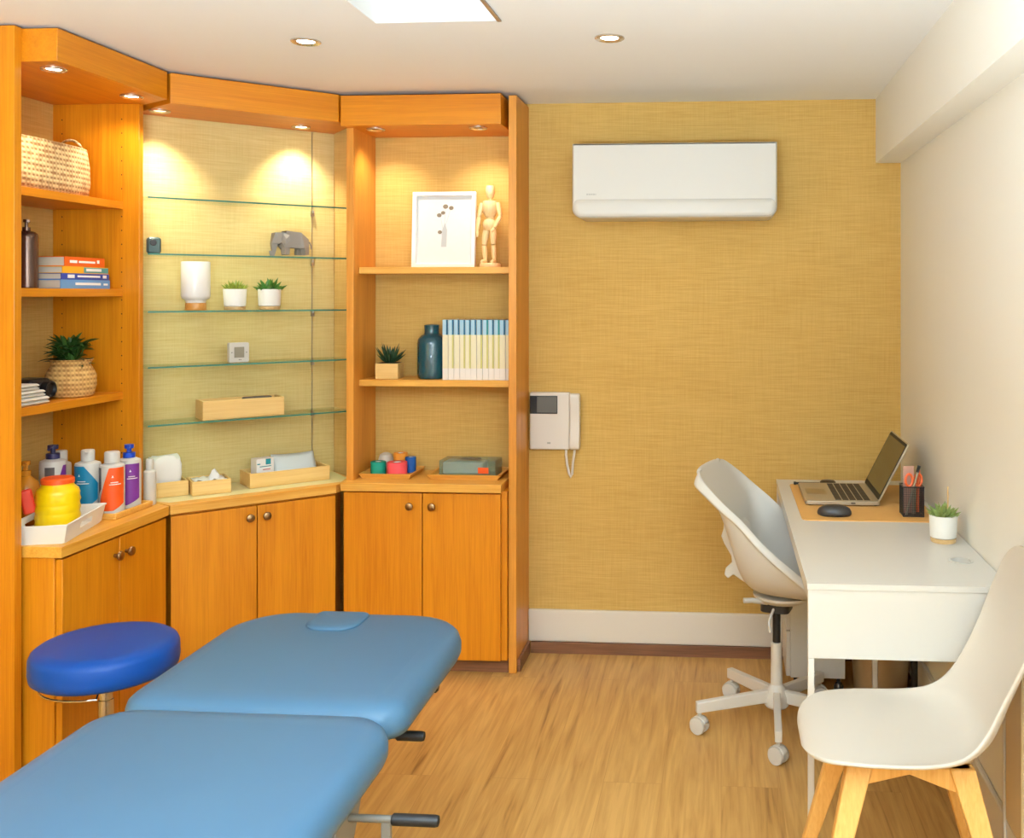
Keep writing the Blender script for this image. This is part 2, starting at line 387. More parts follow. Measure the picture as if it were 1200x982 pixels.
# ------------------------------------------------------------------ the setting
XL, XR, YB, YR, ZC = -2.41, 0.725, 4.034, -2.2, 2.272
SKX0, SKX1, SKY0, SKY1 = -1.006, -0.633, 1.95, 2.80
bm = new(); box(bm, XL - 0.1, XR + 0.1, YR - 0.1, YB + 0.1, -0.1, 0.0); struct('floor', bm, 'floor')
bm = new(); box(bm, XL - 0.1, XR + 0.1, YB, YB + 0.1, 0, ZC + 0.6); struct('wall_back', bm, 'wallpaper')
bm = new(); box(bm, XL - 0.1, XL, YR, YB, 0, ZC + 0.6); struct('wall_left', bm, 'wallpaper')
bm = new(); box(bm, XR, XR + 0.1, YR, YB, 0, ZC + 0.6); struct('wall_right', bm, 'paint')
WX0, WX1, WZ0, WZ1 = -2.15, 0.35, 0.75, 2.15
bm = new()
box(bm, XL - 0.1, WX0, YR - 0.1, YR, 0, ZC + 0.6); box(bm, WX1, XR + 0.1, YR - 0.1, YR, 0, ZC + 0.6)
box(bm, WX0, WX1, YR - 0.1, YR, 0, WZ0); box(bm, WX0, WX1, YR - 0.1, YR, WZ1, ZC + 0.6)
struct('wall_rear', bm, 'paint')
bm = new()
box(bm, WX0, WX1, YR - 0.06, YR - 0.02, WZ0, WZ0 + 0.05); box(bm, WX0, WX1, YR - 0.06, YR - 0.02, WZ1 - 0.05, WZ1)
for x in (WX0, (WX0 + WX1) / 2 - 0.025, WX1 - 0.05): box(bm, x, x + 0.05, YR - 0.06, YR - 0.02, WZ0 + 0.05, WZ1 - 0.05)
struct('window_2', bm, 'skirt')
bm = new()
box(bm, XL - 0.1, SKX0, YR - 0.1, YB, ZC, ZC + 0.08); box(bm, SKX1, XR + 0.1, YR - 0.1, YB, ZC, ZC + 0.08)
box(bm, SKX0, SKX1, YR - 0.1, SKY0, ZC, ZC + 0.08); box(bm, SKX0, SKX1, SKY1, YB, ZC, ZC + 0.08)
struct('ceiling', bm, 'ceil')
bm = new(); ZT = ZC + 0.40
box(bm, SKX0 - 0.02, SKX0, SKY0, SKY1, ZC + 0.08, ZT); box(bm, SKX1, SKX1 + 0.02, SKY0, SKY1, ZC + 0.08, ZT)
box(bm, SKX0, SKX1, SKY1, SKY1 + 0.02, ZC + 0.08, ZT); box(bm, SKX0, SKX1, SKY0 - 0.02, SKY0, ZC + 0.08, ZT)
w1 = struct('window_1', bm, 'well')
bm = new()
box(bm, SKX1 - 0.012, SKX1 - 0.0005, SKY0, SKY1 - 0.0005, ZC - 0.004, ZC + 0.03); box(bm, SKX1 - 0.03, SKX1 - 0.022, SKY0, SKY1 - 0.0005, ZC + 0.05, ZC + 0.062)
struct('window_frame', bm, 'steel', parent=w1)
bm = new(); box(bm, SKX0, SKX1, SKY0, SKY1, ZT - 0.01, ZT - 0.004); struct('window_glass', bm, 'skypane', parent=w1)
bm = new(); box(bm, 0.625, XR, YR, YB, 2.012, ZC); struct('bulkhead_beam', bm, 'paint')
bm = new(); box(bm, -0.796, XR, YB - 0.018, YB, 0.045, 0.176); struct('baseboard_back', bm, 'skirt', True, 0.004)
bm = new(); box(bm, -0.784, XR, YB - 0.028, YB, 0.0, 0.045); struct('trim_1', bm, 'kick')
bm = new(); box(bm, XR - 0.016, XR, YR, YB - 0.03, 0.045, 0.17); struct('baseboard_right', bm, 'skirt', True, 0.004)
bm = new(); box(bm, XR - 0.024, XR, YR, YB - 0.03, 0.0, 0.045); struct('trim_2', bm, 'kick')

# ------------------------------------------------------------------ lamps
def spot(name, loc, power, size, blend=0.6, col=(1.0, 0.90, 0.74), rad=0.025, aim=None):
    l = bpy.data.lights.new(name, 'SPOT'); l.energy = power; l.spot_size = R(size); l.spot_blend = blend; l.color = col; l.shadow_soft_size = rad
    o = bpy.data.objects.new(name, l); COL.objects.link(o); o.location = loc
    if aim: o.rotation_euler = (Vector(aim) - Vector(loc)).to_track_quat('-Z', 'Y').to_euler()
    return o

def downlight(loc, label, group, glow='bulb', tilt=(0, 0), r=0.037):
    t = thing('recessed_spotlight', label, 'light', loc, 0, group)
    def ring(bm):
        lathe(bm, [(r, 0), (r, -0.003), (r * 0.92, -0.006), (r * 0.70, -0.004), (r * 0.58, -0.0005)], 28, cap=False)
    part('trim_ring', ring, 'ring', t)
    part('lamp_face', lambda bm: lathe(bm, [(r * 0.60, -0.0012), (r * 0.4, -0.0025), (0.001, -0.003)], 24), glow, t)
    return t

CAB = 'spotlights recessed under the cabinet cornices'
for (loc, lab, glow, aim, pw) in (
    ((-2.02, 2.84, 2.165), 'recessed spotlight under the left cornice, nearest the tall end panel', 'bulb', (-2.38, 2.86, 1.85), 11),
    ((-2.03, 3.25, 2.165), 'recessed spotlight under the left cornice, beside the glass shelf bay', 'bulb', (-2.30, 3.37, 1.7), 9),
    ((-2.055, 3.463, 2.155), 'recessed spotlight above glass shelves, at the end beside the woven basket bay', 'bulb_dim', (-2.11, 3.53, 1.62), 21),
    ((-1.685, 3.835, 2.155), 'recessed spotlight above the glass shelves, at the end over the grey elephant', 'bulb', (-1.73, 3.90, 1.62), 21),
    ((-1.37, 3.815, 2.138), 'recessed spotlight above the framed print bay, at the end beside the glass shelves', 'bulb_off', (-1.36, 4.02, 1.66), 9),
    ((-0.955, 3.81, 2.138), 'recessed spotlight directly above the wooden artist figure', 'bulb_off', (-0.95, 4.02, 1.66), 9)):
    downlight(loc, lab, CAB, glow)
    spot('cabinet_spot', (loc[0], loc[1], loc[2] - 0.012), pw, 100, 0.9, aim=aim)
CEI = 'spotlights recessed in the ceiling'
for (loc, lab) in (((-1.296, 2.985, ZC), 'recessed ceiling spotlight above the corner cabinets, beside the skylight'), ((-0.343, 3.01, ZC), 'recessed ceiling spotlight nearest the air conditioner')):
    downlight(loc, lab, CEI, 'bulb', r=0.046)
    spot('ceiling_spot', (loc[0], loc[1], loc[2] - 0.02), 5, 150, 1.0, rad=0.04, col=(1.0, 0.95, 0.88))
for (x, y) in ((-1.3, 0.9), (-0.2, 0.9), (-1.3, -0.9), (0.0, -0.9)):
    spot('ceiling_spot', (x, y, ZC - 0.02), 5, 150, 1.0, rad=0.04, col=(1.0, 0.95, 0.88))

def area(name, loc, sx, sy, power, rot, col):
    l = bpy.data.lights.new(name, 'AREA'); l.shape = 'RECTANGLE'; l.size = sx; l.size_y = sy; l.energy = power; l.color = col
    o = bpy.data.objects.new(name, l); COL.objects.link(o); o.location = loc; o.rotation_euler = rot; return o
area('window_daylight', ((WX0 + WX1) / 2, YR - 0.08, (WZ0 + WZ1) / 2), WX1 - WX0, WZ1 - WZ0, 5, (R(90), 0, 0), (0.96, 0.98, 1.0))
area('added_ceiling_fill', (-0.35, -0.35, 1.2), 0.9, 0.7, 385, (R(180 - 1), 0, 0), (0.61, 0.81, 1.0))  # added bluish fill behind the camera to brighten the ceiling; no lamp stands here
area('skylight_daylight', ((SKX0 + SKX1) / 2, (SKY0 + SKY1) / 2, ZT + 0.02), SKX1 - SKX0, SKY1 - SKY0, 0.5, (0, 0, 0), (1.0, 0.97, 0.92))

w = bpy.data.worlds.new('sky'); SC.world = w; w.use_nodes = True
w.node_tree.nodes['Background'].inputs[0].default_value = (0.92, 0.95, 1.0, 1); w.node_tree.nodes['Background'].inputs[1].default_value = 0.4

# ------------------------------------------------------------------ cabinets
def knob(parent, loc, rot):
    bm = new(); lathe(bm, [(0.006, 0), (0.006, 0.010), (0.012, 0.014), (0.0155, 0.020), (0.014, 0.026), (0.006, 0.029)], 20)
    return obj('knob', bm, 'brass', parent, loc=loc, rot=rot)

# --- left unit
LU = thing('shelf_unit', 'oak shelf unit with woven basket and books, against the left wall', 'cabinet', (-2.2, 3.05, 0), 0, 'oak corner cabinets')
ox, oy = -2.2, 3.05
def LB(name, x0, x1, y0, y1, z0, z1, m, bev=0.0015, parent=None, **k):
    bm = new(); box(bm, x0 - ox, x1 - ox, y0 - oy, y1 - oy, z0, z1); return obj(name, bm, m, parent or LU, bev=bev, **k)
LB('end_panel', XL, -2.052, 2.715, 2.745, 0, 2.264, 'wood_z')
LB('side_panel', XL, -2.084, 3.383, 3.407, 0.735, 2.264, 'wood_z')
bm = new(); prism(bm, [(XL-ox, 2.7455-oy), (-1.942-ox, 2.7455-oy), (-1.942-ox, 3.318-oy), (-2.086-ox, 3.41-oy), (XL-ox, 3.41-oy)], 2.165, 2.262)
obj('cornice', bm, 'wood_y', LU, bev=0.0015)
bm = new(); prism(bm, [(XL-ox, 2.7575-oy), (-1.938-ox, 2.7575-oy), (-1.938-ox, 3.322-oy), (-2.075-ox, 3.41-oy), (XL-ox, 3.41-oy)], 0.702, 0.735)
obj('worktop', bm, 'top_y', LU, bev=0.002)
LB('carcass', XL, -1.966, 2.7655, 3.316, 0.07, 0.702, 'wood_z')
LB('plinth', XL, -2.0, 2.785, 3.316, 0.0, 0.07, 'kick')
for y0, y1, ky in ((2.772, 3.046, 3.022), (3.050, 3.316, 3.082)):
    d = LB('door', -1.966, -1.945, y0, y1, 0.075, 0.694, 'wood_z')
    knob(d, (-1.945-ox, ky-oy, 0.640), (0, R(90), 0))
for z in (1.813, 1.4995, 1.13):
    LB('shelf', XL, -2.145, 2.7455, 3.3825, z - 0.027, z, 'wood_y')
bm = new()
for y, xs in ((3.3835, (-2.15, -2.375)),):
    for x in xs:
        for k in range(26):
            z = 0.86 + k * 0.05
            if all(abs(z - (s - 0.013)) > 0.02 for s in (1.813, 1.4995, 1.13)):
                lathe_pts = [(x - ox + 0.0026 * math.cos(a), y - oy - 0.0009, z + 0.0026 * math.sin(a)) for a in (0, 1.05, 2.1, 3.14, 4.19, 5.24)]
                bm.faces.new([bm.verts.new(p) for p in lathe_pts])
o = obj('peg_holes', bm, 'dark', LU, smooth=False); o['kind'] = 'stuff'

# --- corner unit with glass shelves: local x along its front, local y into the corner
AX, AY, ANG = -1.942, 3.33, R(42.68)
CU = thing('display_cabinet', 'oak corner display cabinet with five glass shelves and pale back panel', 'cabinet', (AX, AY, 0), ANG, 'oak corner cabinets')
def C2W(lx, ly):
    return (AX + lx * math.cos(ANG) - ly * math.sin(ANG), AY + lx * math.sin(ANG) + ly * math.cos(ANG))
bm = new(); prism(bm, [(0.004, 0), (0.600, 0), (0.655, 0.045), (0.705, 0.12), (0.705, 0.3), (-0.05, 0.3), (-0.035, 0.12)], 0.702, 0.735)
obj('worktop', bm, 'top_x', CU, bev=0.002)
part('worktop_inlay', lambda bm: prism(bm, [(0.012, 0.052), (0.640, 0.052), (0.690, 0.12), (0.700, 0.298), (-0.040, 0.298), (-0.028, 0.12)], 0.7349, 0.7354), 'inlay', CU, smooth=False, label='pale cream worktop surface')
part('slot_mark', lambda bm: (box(bm, 0.215, 0.265, 0.046, 0.0475, 0.7350, 0.7353), box(bm, 0.345, 0.395, 0.046, 0.0475, 0.7350, 0.7353)), 'kick', CU, smooth=False)
bm = new(); prism(bm, [(0.004, 0), (0.610, 0), (0.66, 0.045), (0.69, 0.10), (0.705, 0.3), (-0.05, 0.3), (-0.02, 0.11)], 2.155, 2.262)
obj('cornice', bm, 'wood_x', CU, bev=0.0015)
part('back_panel', lambda bm: box(bm, -0.155, 0.705, 0.3, 0.312, 0.0, 2.262), 'wallpaper_pale', CU, smooth=False)
part('carcass', lambda bm: prism(bm, [(0.01, 0.022), (0.600, 0.022), (0.655, 0.1), (0.655, 0.29), (-0.03, 0.29)], 0.08, 0.702), 'wood_z', CU)
part('plinth', lambda bm: prism(bm, [(0.02, 0.05), (0.590, 0.05), (0.64, 0.1), (0.64, 0.29), (-0.02, 0.29)], 0.0, 0.08), 'kick', CU)
for x0, x1, kx in ((0.006, 0.300, 0.272), (0.304, 0.598, 0.332)):
    bm = new(); box(bm, x0, x1, 0.001, 0.0215, 0.088, 0.694); d = obj('door', bm, 'wood_z', CU, bev=0.0015)
    knob(d, (kx, 0.001, 0.655), (R(90), 0, 0))
GZ = (1.834, 1.629, 1.4195, 1.2175, 1.007)
for z in GZ:
    bm = new(); prism(bm, [(-0.042, 0.13), (0.725, 0.13), (0.695, 0.292), (-0.075, 0.292)], z - 0.006, z, 0, 0); bm.faces.ensure_lookup_table(); bm.faces[2].material_index = 1
    obj('glass_shelf', bm, ['glass', 'glass_edge'], CU, smooth=False)
    part('shelf_support', lambda bm: (lathe(bm, [(0.0045, z - 0.018), (0.0045, z - 0.0065)], 10, 0.612, 0.286), box(bm, 0.606, 0.618, 0.288, 0.3, z - 0.03, z - 0.008)), 'steel', CU)
part('back_strip', lambda bm: box(bm, 0.6105, 0.6135, 0.298, 0.3, 0.736, 2.155), 'steel', CU, smooth=False)

# --- right unit
RU = thing('shelf_unit', 'oak shelf unit with framed print and journals, beside the papered wall', 'cabinet', (-1.16, 3.88, 0), 0, 'oak corner cabinets')
ox2, oy2 = -1.16, 3.88
def RB(name, x0, x1, y0, y1, z0, z1, m, bev=0.0015, parent=None, **k):
    bm = new(); box(bm, x0 - ox2, x1 - ox2, y0 - oy2, y1 - oy2, z0, z1); return obj(name, bm, m, parent or RU, bev=bev, **k)
RB('side_panel', -1.478, -1.449, 3.784, YB, 0.745, 2.262, 'edge_z')
RB('end_panel', -0.828, -0.797, 3.784, YB, 0.0, 2.258, 'edge_z')
RB('end_kick', -0.797, -0.785, 3.80, YB - 0.03, 0.0, 0.05, 'kick')
RB('cornice', -1.482, -0.848, 3.735, YB, 2.138, 2.256, 'wood_x')
RB('worktop', -1.482, -0.846, 3.73, YB, 0.713, 0.745, 'top_x', 0.002)
RB('carcass', -1.476, -0.83, 3.766, YB, 0.055, 0.713, 'wood_z')
RB('plinth', -1.476, -0.83, 3.79, YB, 0.0, 0.055, 'kick')
for x0, x1, kx in ((-1.474, -1.162, -1.206), (-1.158, -0.852, -1.118)):
    d = RB('door', x0, x1, 3.745, 3.7655, 0.06, 0.706, 'wood_z')
    knob(d, (kx - ox2, 3.745 - oy2, 0.657), (R(90), 0, 0))
for z in (1.589, 1.138): RB('shelf', -1.4485, -0.8285, 3.84, YB, z - 0.026, z, 'top_x')

# ------------------------------------------------------------------ treatment couch
BX, BY = -1.0025, 1.4
BED = thing('treatment_couch', 'light blue padded treatment couch in two sections on a grey frame', 'massage table', (BX, BY, 0))
PR = [(0.035, 0.515), (0.008, 0.522), (0.0, 0.54), (0.0, 0.562), (0.006, 0.579), (0.018, 0.590), (0.036, 0.5965), (0.065, 0.600)]
bm = new(); cushion(bm, rrect(-1.325 - BX, -0.68 - BX, 2.042 - BY, 2.682 - BY, [0.075, 0.075, 0.17, 0.17], 10), PR); obj('head_cushion', bm, 'blue', BED, angle=80)
bm = new(); cushion(bm, rrect(-1.330 - BX, -0.675 - BX, 0.15 - BY, 2.036 - BY, [0.08, 0.08, 0.10, 0.10], 10), PR); obj('body_cushion', bm, 'blue', BED, angle=80)
bm = new(); cushion(bm, rrect(-1.103 - BX, -0.960 - BX, 2.500 - BY, 2.636 - BY, [0.055, 0.05, 0.02, 0.02], 6), [(0.0, 0.598), (-0.002, 0.602), (0.001, 0.606), (0.008, 0.609), (0.018, 0.6105)]); obj('face_plug', bm, 'blue', BED, angle=80)
bm = new(); box(bm, -0.26, 0.26, 0.70, 1.18, 0.500, 0.5155); box(bm, -0.26, 0.26, -1.2, 0.56, 0.500, 0.5155); obj('base_board', bm, 'blackp', BED, bev=0.003)
bm = new()
for x in (-0.22, 0.22): box(bm, x - 0.02, x + 0.02, -1.15, 1.12, 0.46, 0.50)
for y in (-1.1, -0.3, 0.52, 1.05): box(bm, -0.2, 0.2, y - 0.02, y + 0.02, 0.462, 0.498)
obj('top_frame', bm, 'grey_metal', BED, bev=0.003)
for y in (-0.85, 0.25):
    bm = new(); prism_axis(bm, [(y - 0.10, 0.07), (y + 0.06, 0.07), (y + 0.17, 0.462), (y + 0.07, 0.462)], -0.06, 0.06, 'x'); obj('column', bm, 'grey_metal', BED, bev=0.004)
bm = new()
for x in (-0.26, 0.26): box(bm, x - 0.025, x + 0.025, -1.05, 0.55, 0.025, 0.07)
for y in (-0.9, 0.2): box(bm, -0.24, 0.24, y - 0.03, y + 0.03, 0.028, 0.07)
obj('base_frame', bm, 'grey_metal', BED, bev=0.004)
for x in (-0.26, 0.26):
    for y in (-1.0, 0.5): part('foot', lambda bm: lathe(bm, [(0.022, 0.0), (0.025, 0.006), (0.014, 0.012), (0.010, 0.026)], 16, x, y), 'black', BED)
bm = new(); prism_axis(bm, [(0.45, 0.50), (0.58, 0.50), (0.30, 0.07), (0.14, 0.07)], 0.2575, 0.2725, 'x'); obj('side_plate', bm, 'grey_metal', BED, bev=0.003, label='slanted grey steel plate under the couch edge')
def lever(y, z, x0, xg, x1, bent=False):
    bm = new(); tube(bm, [(x0 - BX, y - BY, z), (xg + 0.02 - BX, y - BY, z)], 0.0075, 10)
    if bent:
        box(bm, -0.655 - BX - 0.009, -0.655 - BX + 0.009, y - BY - 0.006, y - BY + 0.006, 0.12, z)
        tube(bm, [(-0.655 - BX, y - BY, 0.125), (-0.60 - BX, y - BY - 0.02, 0.11)], 0.008, 8)
        box(bm, -0.745 - BX, -0.655 - BX, y - BY - 0.006, y - BY + 0.006, 0.115, 0.133)
    l = obj('lever', bm, 'grey_metal', BED)
    bm = new()
    pr = [(0.009, 0), (0.0115, 0.003), (0.0115, x1 - xg - 0.006), (0.010, x1 - xg), (0.004, x1 - xg + 0.002)]
    lathe(bm, pr, 16); obj('grip', bm, 'black', l, loc=(xg - BX, y - BY, z), rot=(0, R(90), 0))
lever(2.243, 0.45, -0.80, -0.756, -0.690)
lever(1.884, 0.45, -0.80, -0.644, -0.551, True)
bm = new(); tube(bm, [(-0.80 - BX, 2.52 - BY, 0.455), (-0.755 - BX, 2.52 - BY, 0.452)], 0.006, 8); l = obj('lock_pin', bm, 'grey_metal', BED)
bm = new(); lathe(bm, [(0.004, 0), (0.013, 0.004), (0.014, 0.014), (0.008, 0.02)], 14); obj('pin_knob', bm, 'black', l, loc=(-0.757 - BX, 2.52 - BY, 0.452), rot=(0, R(90), 0))

# ------------------------------------------------------------------ royal blue stool
ST = thing('rolling_stool', 'royal blue round padded stool beside the treatment couch', 'stool', (-1.737, 2.66, 0))
bm = new(); lathe(bm, [(0.10, 0.412), (0.178, 0.414), (0.188, 0.422), (0.191, 0.44), (0.190, 0.476), (0.184, 0.489), (0.172, 0.497), (0.15, 0.5005), (0.001, 0.502)], 64); obj('seat', bm, 'royal', ST, angle=80)
bm = new(); lathe(bm, [(0.09, 0.403), (0.09, 0.412)], 32); obj('seat_plate', bm, 'blackp', ST)
bm = new(); lathe(bm, [(0.020, 0.20), (0.020, 0.335), (0.0175, 0.336), (0.0175, 0.352), (0.020, 0.353), (0.020, 0.372), (0.0175, 0.373), (0.0175, 0.403)], 20); obj('gas_lift', bm, 'chrome', ST)
pts = []
for a in range(0, 101, 5): pts.append((0.165 * math.cos(R(195 + a)), 0.165 * math.sin(R(195 + a)), 0.395))
pts = [(0.08 * math.cos(R(195)), 0.08 * math.sin(R(195)), 0.406)] + pts + [(0.08 * math.cos(R(295)), 0.08 * math.sin(R(295)), 0.406)]
bm = new(); tube(bm, pts, 0.0028, 8); obj('height_ring', bm, 'chrome', ST)
bm = new(); lathe(bm, [(0.03, 0.085), (0.034, 0.10), (0.034, 0.14), (0.024, 0.20)], 20); obj('hub', bm, 'chrome', ST)
def caster(parent, x, y, rz, m_w, m_f, r=0.024, gap=0.019, lab=None):
    c = obj('caster', (lambda b: (lathe(b, [(0.006, r * 1.5), (0.006, r * 2 + 0.012)], 10), box(b, -0.006, 0.006, -0.006, 0.006, r * 0.9, r * 1.6), b)[-1])(new()), m_f, parent, loc=(x, y, 0), rot=(0, 0, rz))
    bm = new(); 
    seg = 20; rings = [[(r * 1.12 * math.cos(a), s * (gap * 0.55), r + r * 1.12 * math.sin(a)) for a in [R(20 + 160 * k / 14) for k in range(15)]] for s in (-1, -0.4, 0.4, 1)]
    grid(bm, rings); obj('hood', bm, m_f, c, solid=0.002)
    for s in (-1, 1):
        bm = new(); lathe(bm, [(r * 0.72, -0.008), (r * 0.95, -0.007), (r, -0.003), (r, 0.003), (r * 0.95, 0.007), (r * 0.72, 0.008)], 24); obj('wheel', bm, m_w, c, loc=(0, s * gap * 0.55, r), rot=(R(90), 0, 0))
    return c
for k in range(5):
    a = R(270 + 72 * k); c, s = math.cos(a), math.sin(a)
    bm = new(); tube(bm, [(0.025 * c, 0.025 * s, 0.11), (0.14 * c, 0.14 * s, 0.095), (0.24 * c, 0.24 * s, 0.066)], 0.013, 10, r1=0.009); obj('star_leg', bm, 'chrome', ST)
    caster(ST, 0.24 * c, 0.24 * s, a + 0.7, 'black', 'blackp', 0.022, 0.022)

# ------------------------------------------------------------------ white swivel chair
OC = thing('swivel_chair', 'white moulded swivel desk chair on casters, pushed up to the white desk', 'chair', (0.190, 3.39, 0), R(-16))
def shell_rows(stations, W, n=14, pw=3.0, flange=0.0):
    rows = []
    for (fc, zc, fr, zr, w) in stations:
        row = []
        for k in range(-n, n + 1):
            t = k / n; a = abs(t)
            y = math.copysign(w * (1 - (1 - a) ** 1.35), t) if a < 1 else math.copysign(w, t)
            q = a ** pw
            row.append((fc + (fr - fc) * q, y, zc + (zr - zc) * q))
        if flange:
            for s, ins in ((-1, 0), (1, None)):
                e = row[0] if s == -1 else row[-1]
                x = (e[0] - flange * 0.45, e[1] + s * flange * 0.45, e[2] - flange * 0.62)
                if s == -1: row.insert(0, x)
                else: row.append(x)
        rows.append(row)
    return rows
def cr(stations, m=4):
    """Catmull-Rom resample of station tuples"""
    out = []; S = [stations[0]] + list(stations) + [stations[-1]]
    for i in range(1, len(S) - 2):
        for j in range(m):
            t = j / m
            out.append(tuple(0.5 * ((2*b) + (-a + c) * t + (2*a - 5*b + 4*c - d) * t*t + (-a + 3*b - 3*c + d) * t**3) for a, b, c, d in zip(S[i-1], S[i], S[i+1], S[i+2])))
    out.append(tuple(stations[-1])); return out
stn = [(0.215, 0.452, 0.200, 0.492, 0.165), (0.16, 0.468, 0.165, 0.525, 0.195), (0.05, 0.462, 0.078, 0.590, 0.208), (-0.070, 0.466, -0.02, 0.668, 0.208), (-0.122, 0.505, -0.090, 0.735, 0.200), (-0.146, 0.60, -0.150, 0.780, 0.196), (-0.166, 0.71, -0.205, 0.824, 0.188), (-0.222, 0.805, -0.246, 0.854, 0.172), (-0.262, 0.858, -0.262, 0.868, 0.145), (-0.276, 0.876, -0.270, 0.872, 0.105)]
rows = shell_rows(cr(stn), 0.2, 14, 2.6, 0.042)
for i_, row in enumerate(rows[-6:]):
    t_ = (i_ + 1) / 6 * 0.92
    for e_, q_ in ((0, 1), (-1, -2)):
        row[e_] = tuple(a * (1 - t_) + b * t_ for a, b in zip(row[e_], row[q_]))
rows.append([(x - 0.010, y * 1.01, z + 0.0005) for x, y, z in rows[-1]]); rows.append([(x - 0.006, y * 0.99, z - 0.014) for x, y, z in rows[-1]])
bm = new(); grid(bm, rows); obj('seat_shell', bm, 'white', OC, solid=0.012, sub=1, angle=70, loc=(0.03, 0, 0.012))
bm = new(); prism_axis(bm, [(-0.196, 0.72), (-0.200, 0.665), (-0.208, 0.640), (-0.198, 0.615), (-0.172, 0.575), (-0.170, 0.552), (-0.192, 0.532), (-0.197, 0.508), (-0.184, 0.496), (-0.165, 0.512), (-0.140, 0.497), (-0.05, 0.452), (-0.06, 0.466), (-0.118, 0.53), (-0.14, 0.66)], -0.07, 0.07, 'y'); obj('back_bracket', bm, 'white', OC, bev=0.009, seg=3, loc=(0.03, 0, 0.012))
bm = new(); lathe(bm, [(0.045, 0.415), (0.075, 0.424), (0.098, 0.440), (0.100, 0.449)], 36); obj('seat_plate', bm, 'white_metal', OC, loc=(0.02, 0, 0.010))
bm = new(); prism(bm, rrect(-0.05, 0.05, -0.045, 0.045, 0.02, 4), 0.398, 0.430); obj('mechanism', bm, 'blackp', OC, bev=0.003)
bm = new(); tube(bm, [(-0.02, -0.05, 0.436), (-0.065, -0.085, 0.448), (-0.09, -0.10, 0.449)], 0.009, 10); obj('tilt_lever', bm, 'white', OC)
bm = new(); tube(bm, [(0.0, -0.04, 0.415), (-0.01, -0.07, 0.38), (-0.004, -0.078, 0.345)], 0.005, 8); obj('height_lever', bm, 'white', OC)
bm = new(); lathe(bm, [(0.0135, 0.28), (0.0135, 0.40)], 18); obj('gas_lift', bm, 'black', OC)
bm = new(); lathe(bm, [(0.021, 0.11), (0.019, 0.286), (0.0135, 0.288)], 20); obj('column', bm, 'white_metal', OC)
bm = new(); lathe(bm, [(0.036, 0.068), (0.042, 0.075), (0.041, 0.105), (0.033, 0.130), (0.021, 0.145)], 24); obj('hub', bm, 'white_metal', OC)
for k in range(5):
    a = R(270 + 16 + 72 * k - 2); c, s = math.cos(a), math.sin(a)
    bm = new(); L = 0.285
    for (u0, u1, za, zb, zc_, zd) in ((0.03, L, 0.085, 0.128, 0.072, 0.106),):
        h = 0.0115
        P = lambda u, v, z: (u * c - v * s, u * s + v * c, z)
        v = [bm.verts.new(P(*q)) for q in ((u0, -h, za), (u1, -h, zc_ - 0.002), (u1, h, zc_ - 0.002), (u0, h, za), (u0, -h, zb), (u1, -h, zd), (u1, h, zd), (u0, h, zb))]
        for f in ((0,3,2,1),(4,5,6,7),(0,1,5,4),(1,2,6,5),(2,3,7,6),(3,0,4,7)): bm.faces.new([v[i] for i in f])
    obj('star_leg', bm, 'white_metal', OC, bev=0.003)
    caster(OC, (L - 0.012) * c, (L - 0.012) * s, R(16 - (38, 20, -10, 25, 30)[k]), 'white', 'white', 0.028, 0.026)

# ------------------------------------------------------------------ white shell chair with beech legs
FC = thing('shell_chair', 'ivory moulded shell chair on splayed beech legs, in front of desk end', 'chair', (0.388, 2.288, 0), R(180))
KS = 0.965
stn = [(0.206, 0.434, 0.206, 0.434, 0.045), (0.2055, 0.4365, 0.2055, 0.436, 0.085), (0.201, 0.4405, 0.201, 0.440, 0.122), (0.190, 0.445, 0.190, 0.445, 0.152), (0.168, 0.449, 0.168, 0.450, 0.180), (0.13, 0.451, 0.13, 0.455, 0.200), (0.05, 0.446, 0.055, 0.458, 0.213), (-0.07, 0.437, -0.05, 0.462, 0.214), (-0.155, 0.441, -0.125, 0.478, 0.205), (-0.212, 0.475, -0.175, 0.520, 0.188), (-0.246, 0.545, -0.215, 0.588, 0.176), (-0.278, 0.64, -0.256, 0.67, 0.180), (-0.305, 0.74, -0.292, 0.755, 0.184), (-0.324, 0.82, -0.317, 0.825, 0.168), (-0.333, 0.862, -0.330, 0.862, 0.125), (-0.335, 0.874, -0.334, 0.874, 0.085)]
stn = [(a * KS, 1.48 - (1.488 - b) * KS, c * KS, 1.48 - (1.488 - d) * KS, e * KS) for a, b, c, d, e in stn]
bm = new(); grid(bm, shell_rows(cr(stn, 3), 0.2, 12, 2.2)); obj('seat_shell', bm, 'shell', FC, solid=0.009, sub=1, angle=70)
tops = {(1, 1): (0.085, 0.100), (1, -1): (0.085, -0.100), (-1, 1): (-0.135, 0.100), (-1, -1): (-0.135, -0.100)}
feet = {(1, 1): (0.205, 0.195), (1, -1): (0.205, -0.195), (-1, 1): (-0.255, 0.195), (-1, -1): (-0.255, -0.195)}
ZS = 0.449
for q in tops:
    (tx, ty), (fx, fy) = tops[q], feet[q]; bm = new(); vs = []
    for (x, y, z, hx, hy) in ((fx, fy, 0.0, 0.012, 0.012), (tx, ty, ZS, 0.028, 0.017)):
        vs += [bm.verts.new((x + a * hx, y + b * hy, z)) for a, b in ((-1, -1), (1, -1), (1, 1), (-1, 1))]
    for f in ((0,3,2,1),(4,5,6,7),(0,1,5,4),(1,2,6,5),(2,3,7,6),(3,0,4,7)): bm.faces.new([vs[i] for i in f])
    obj('leg', bm, 'beech', FC, bev=0.004)
for y in (-0.100, 0.100):
    bm = new(); prism_axis(bm, [(-0.155, ZS), (-0.155, ZS - 0.057), (-0.138, ZS - 0.06), (-0.022, ZS - 0.017), (0.086, ZS - 0.046), (0.105, ZS - 0.046), (0.105, ZS)], y - 0.013, y + 0.013, 'y'); obj('rail', bm, 'beech', FC, bev=0.003)
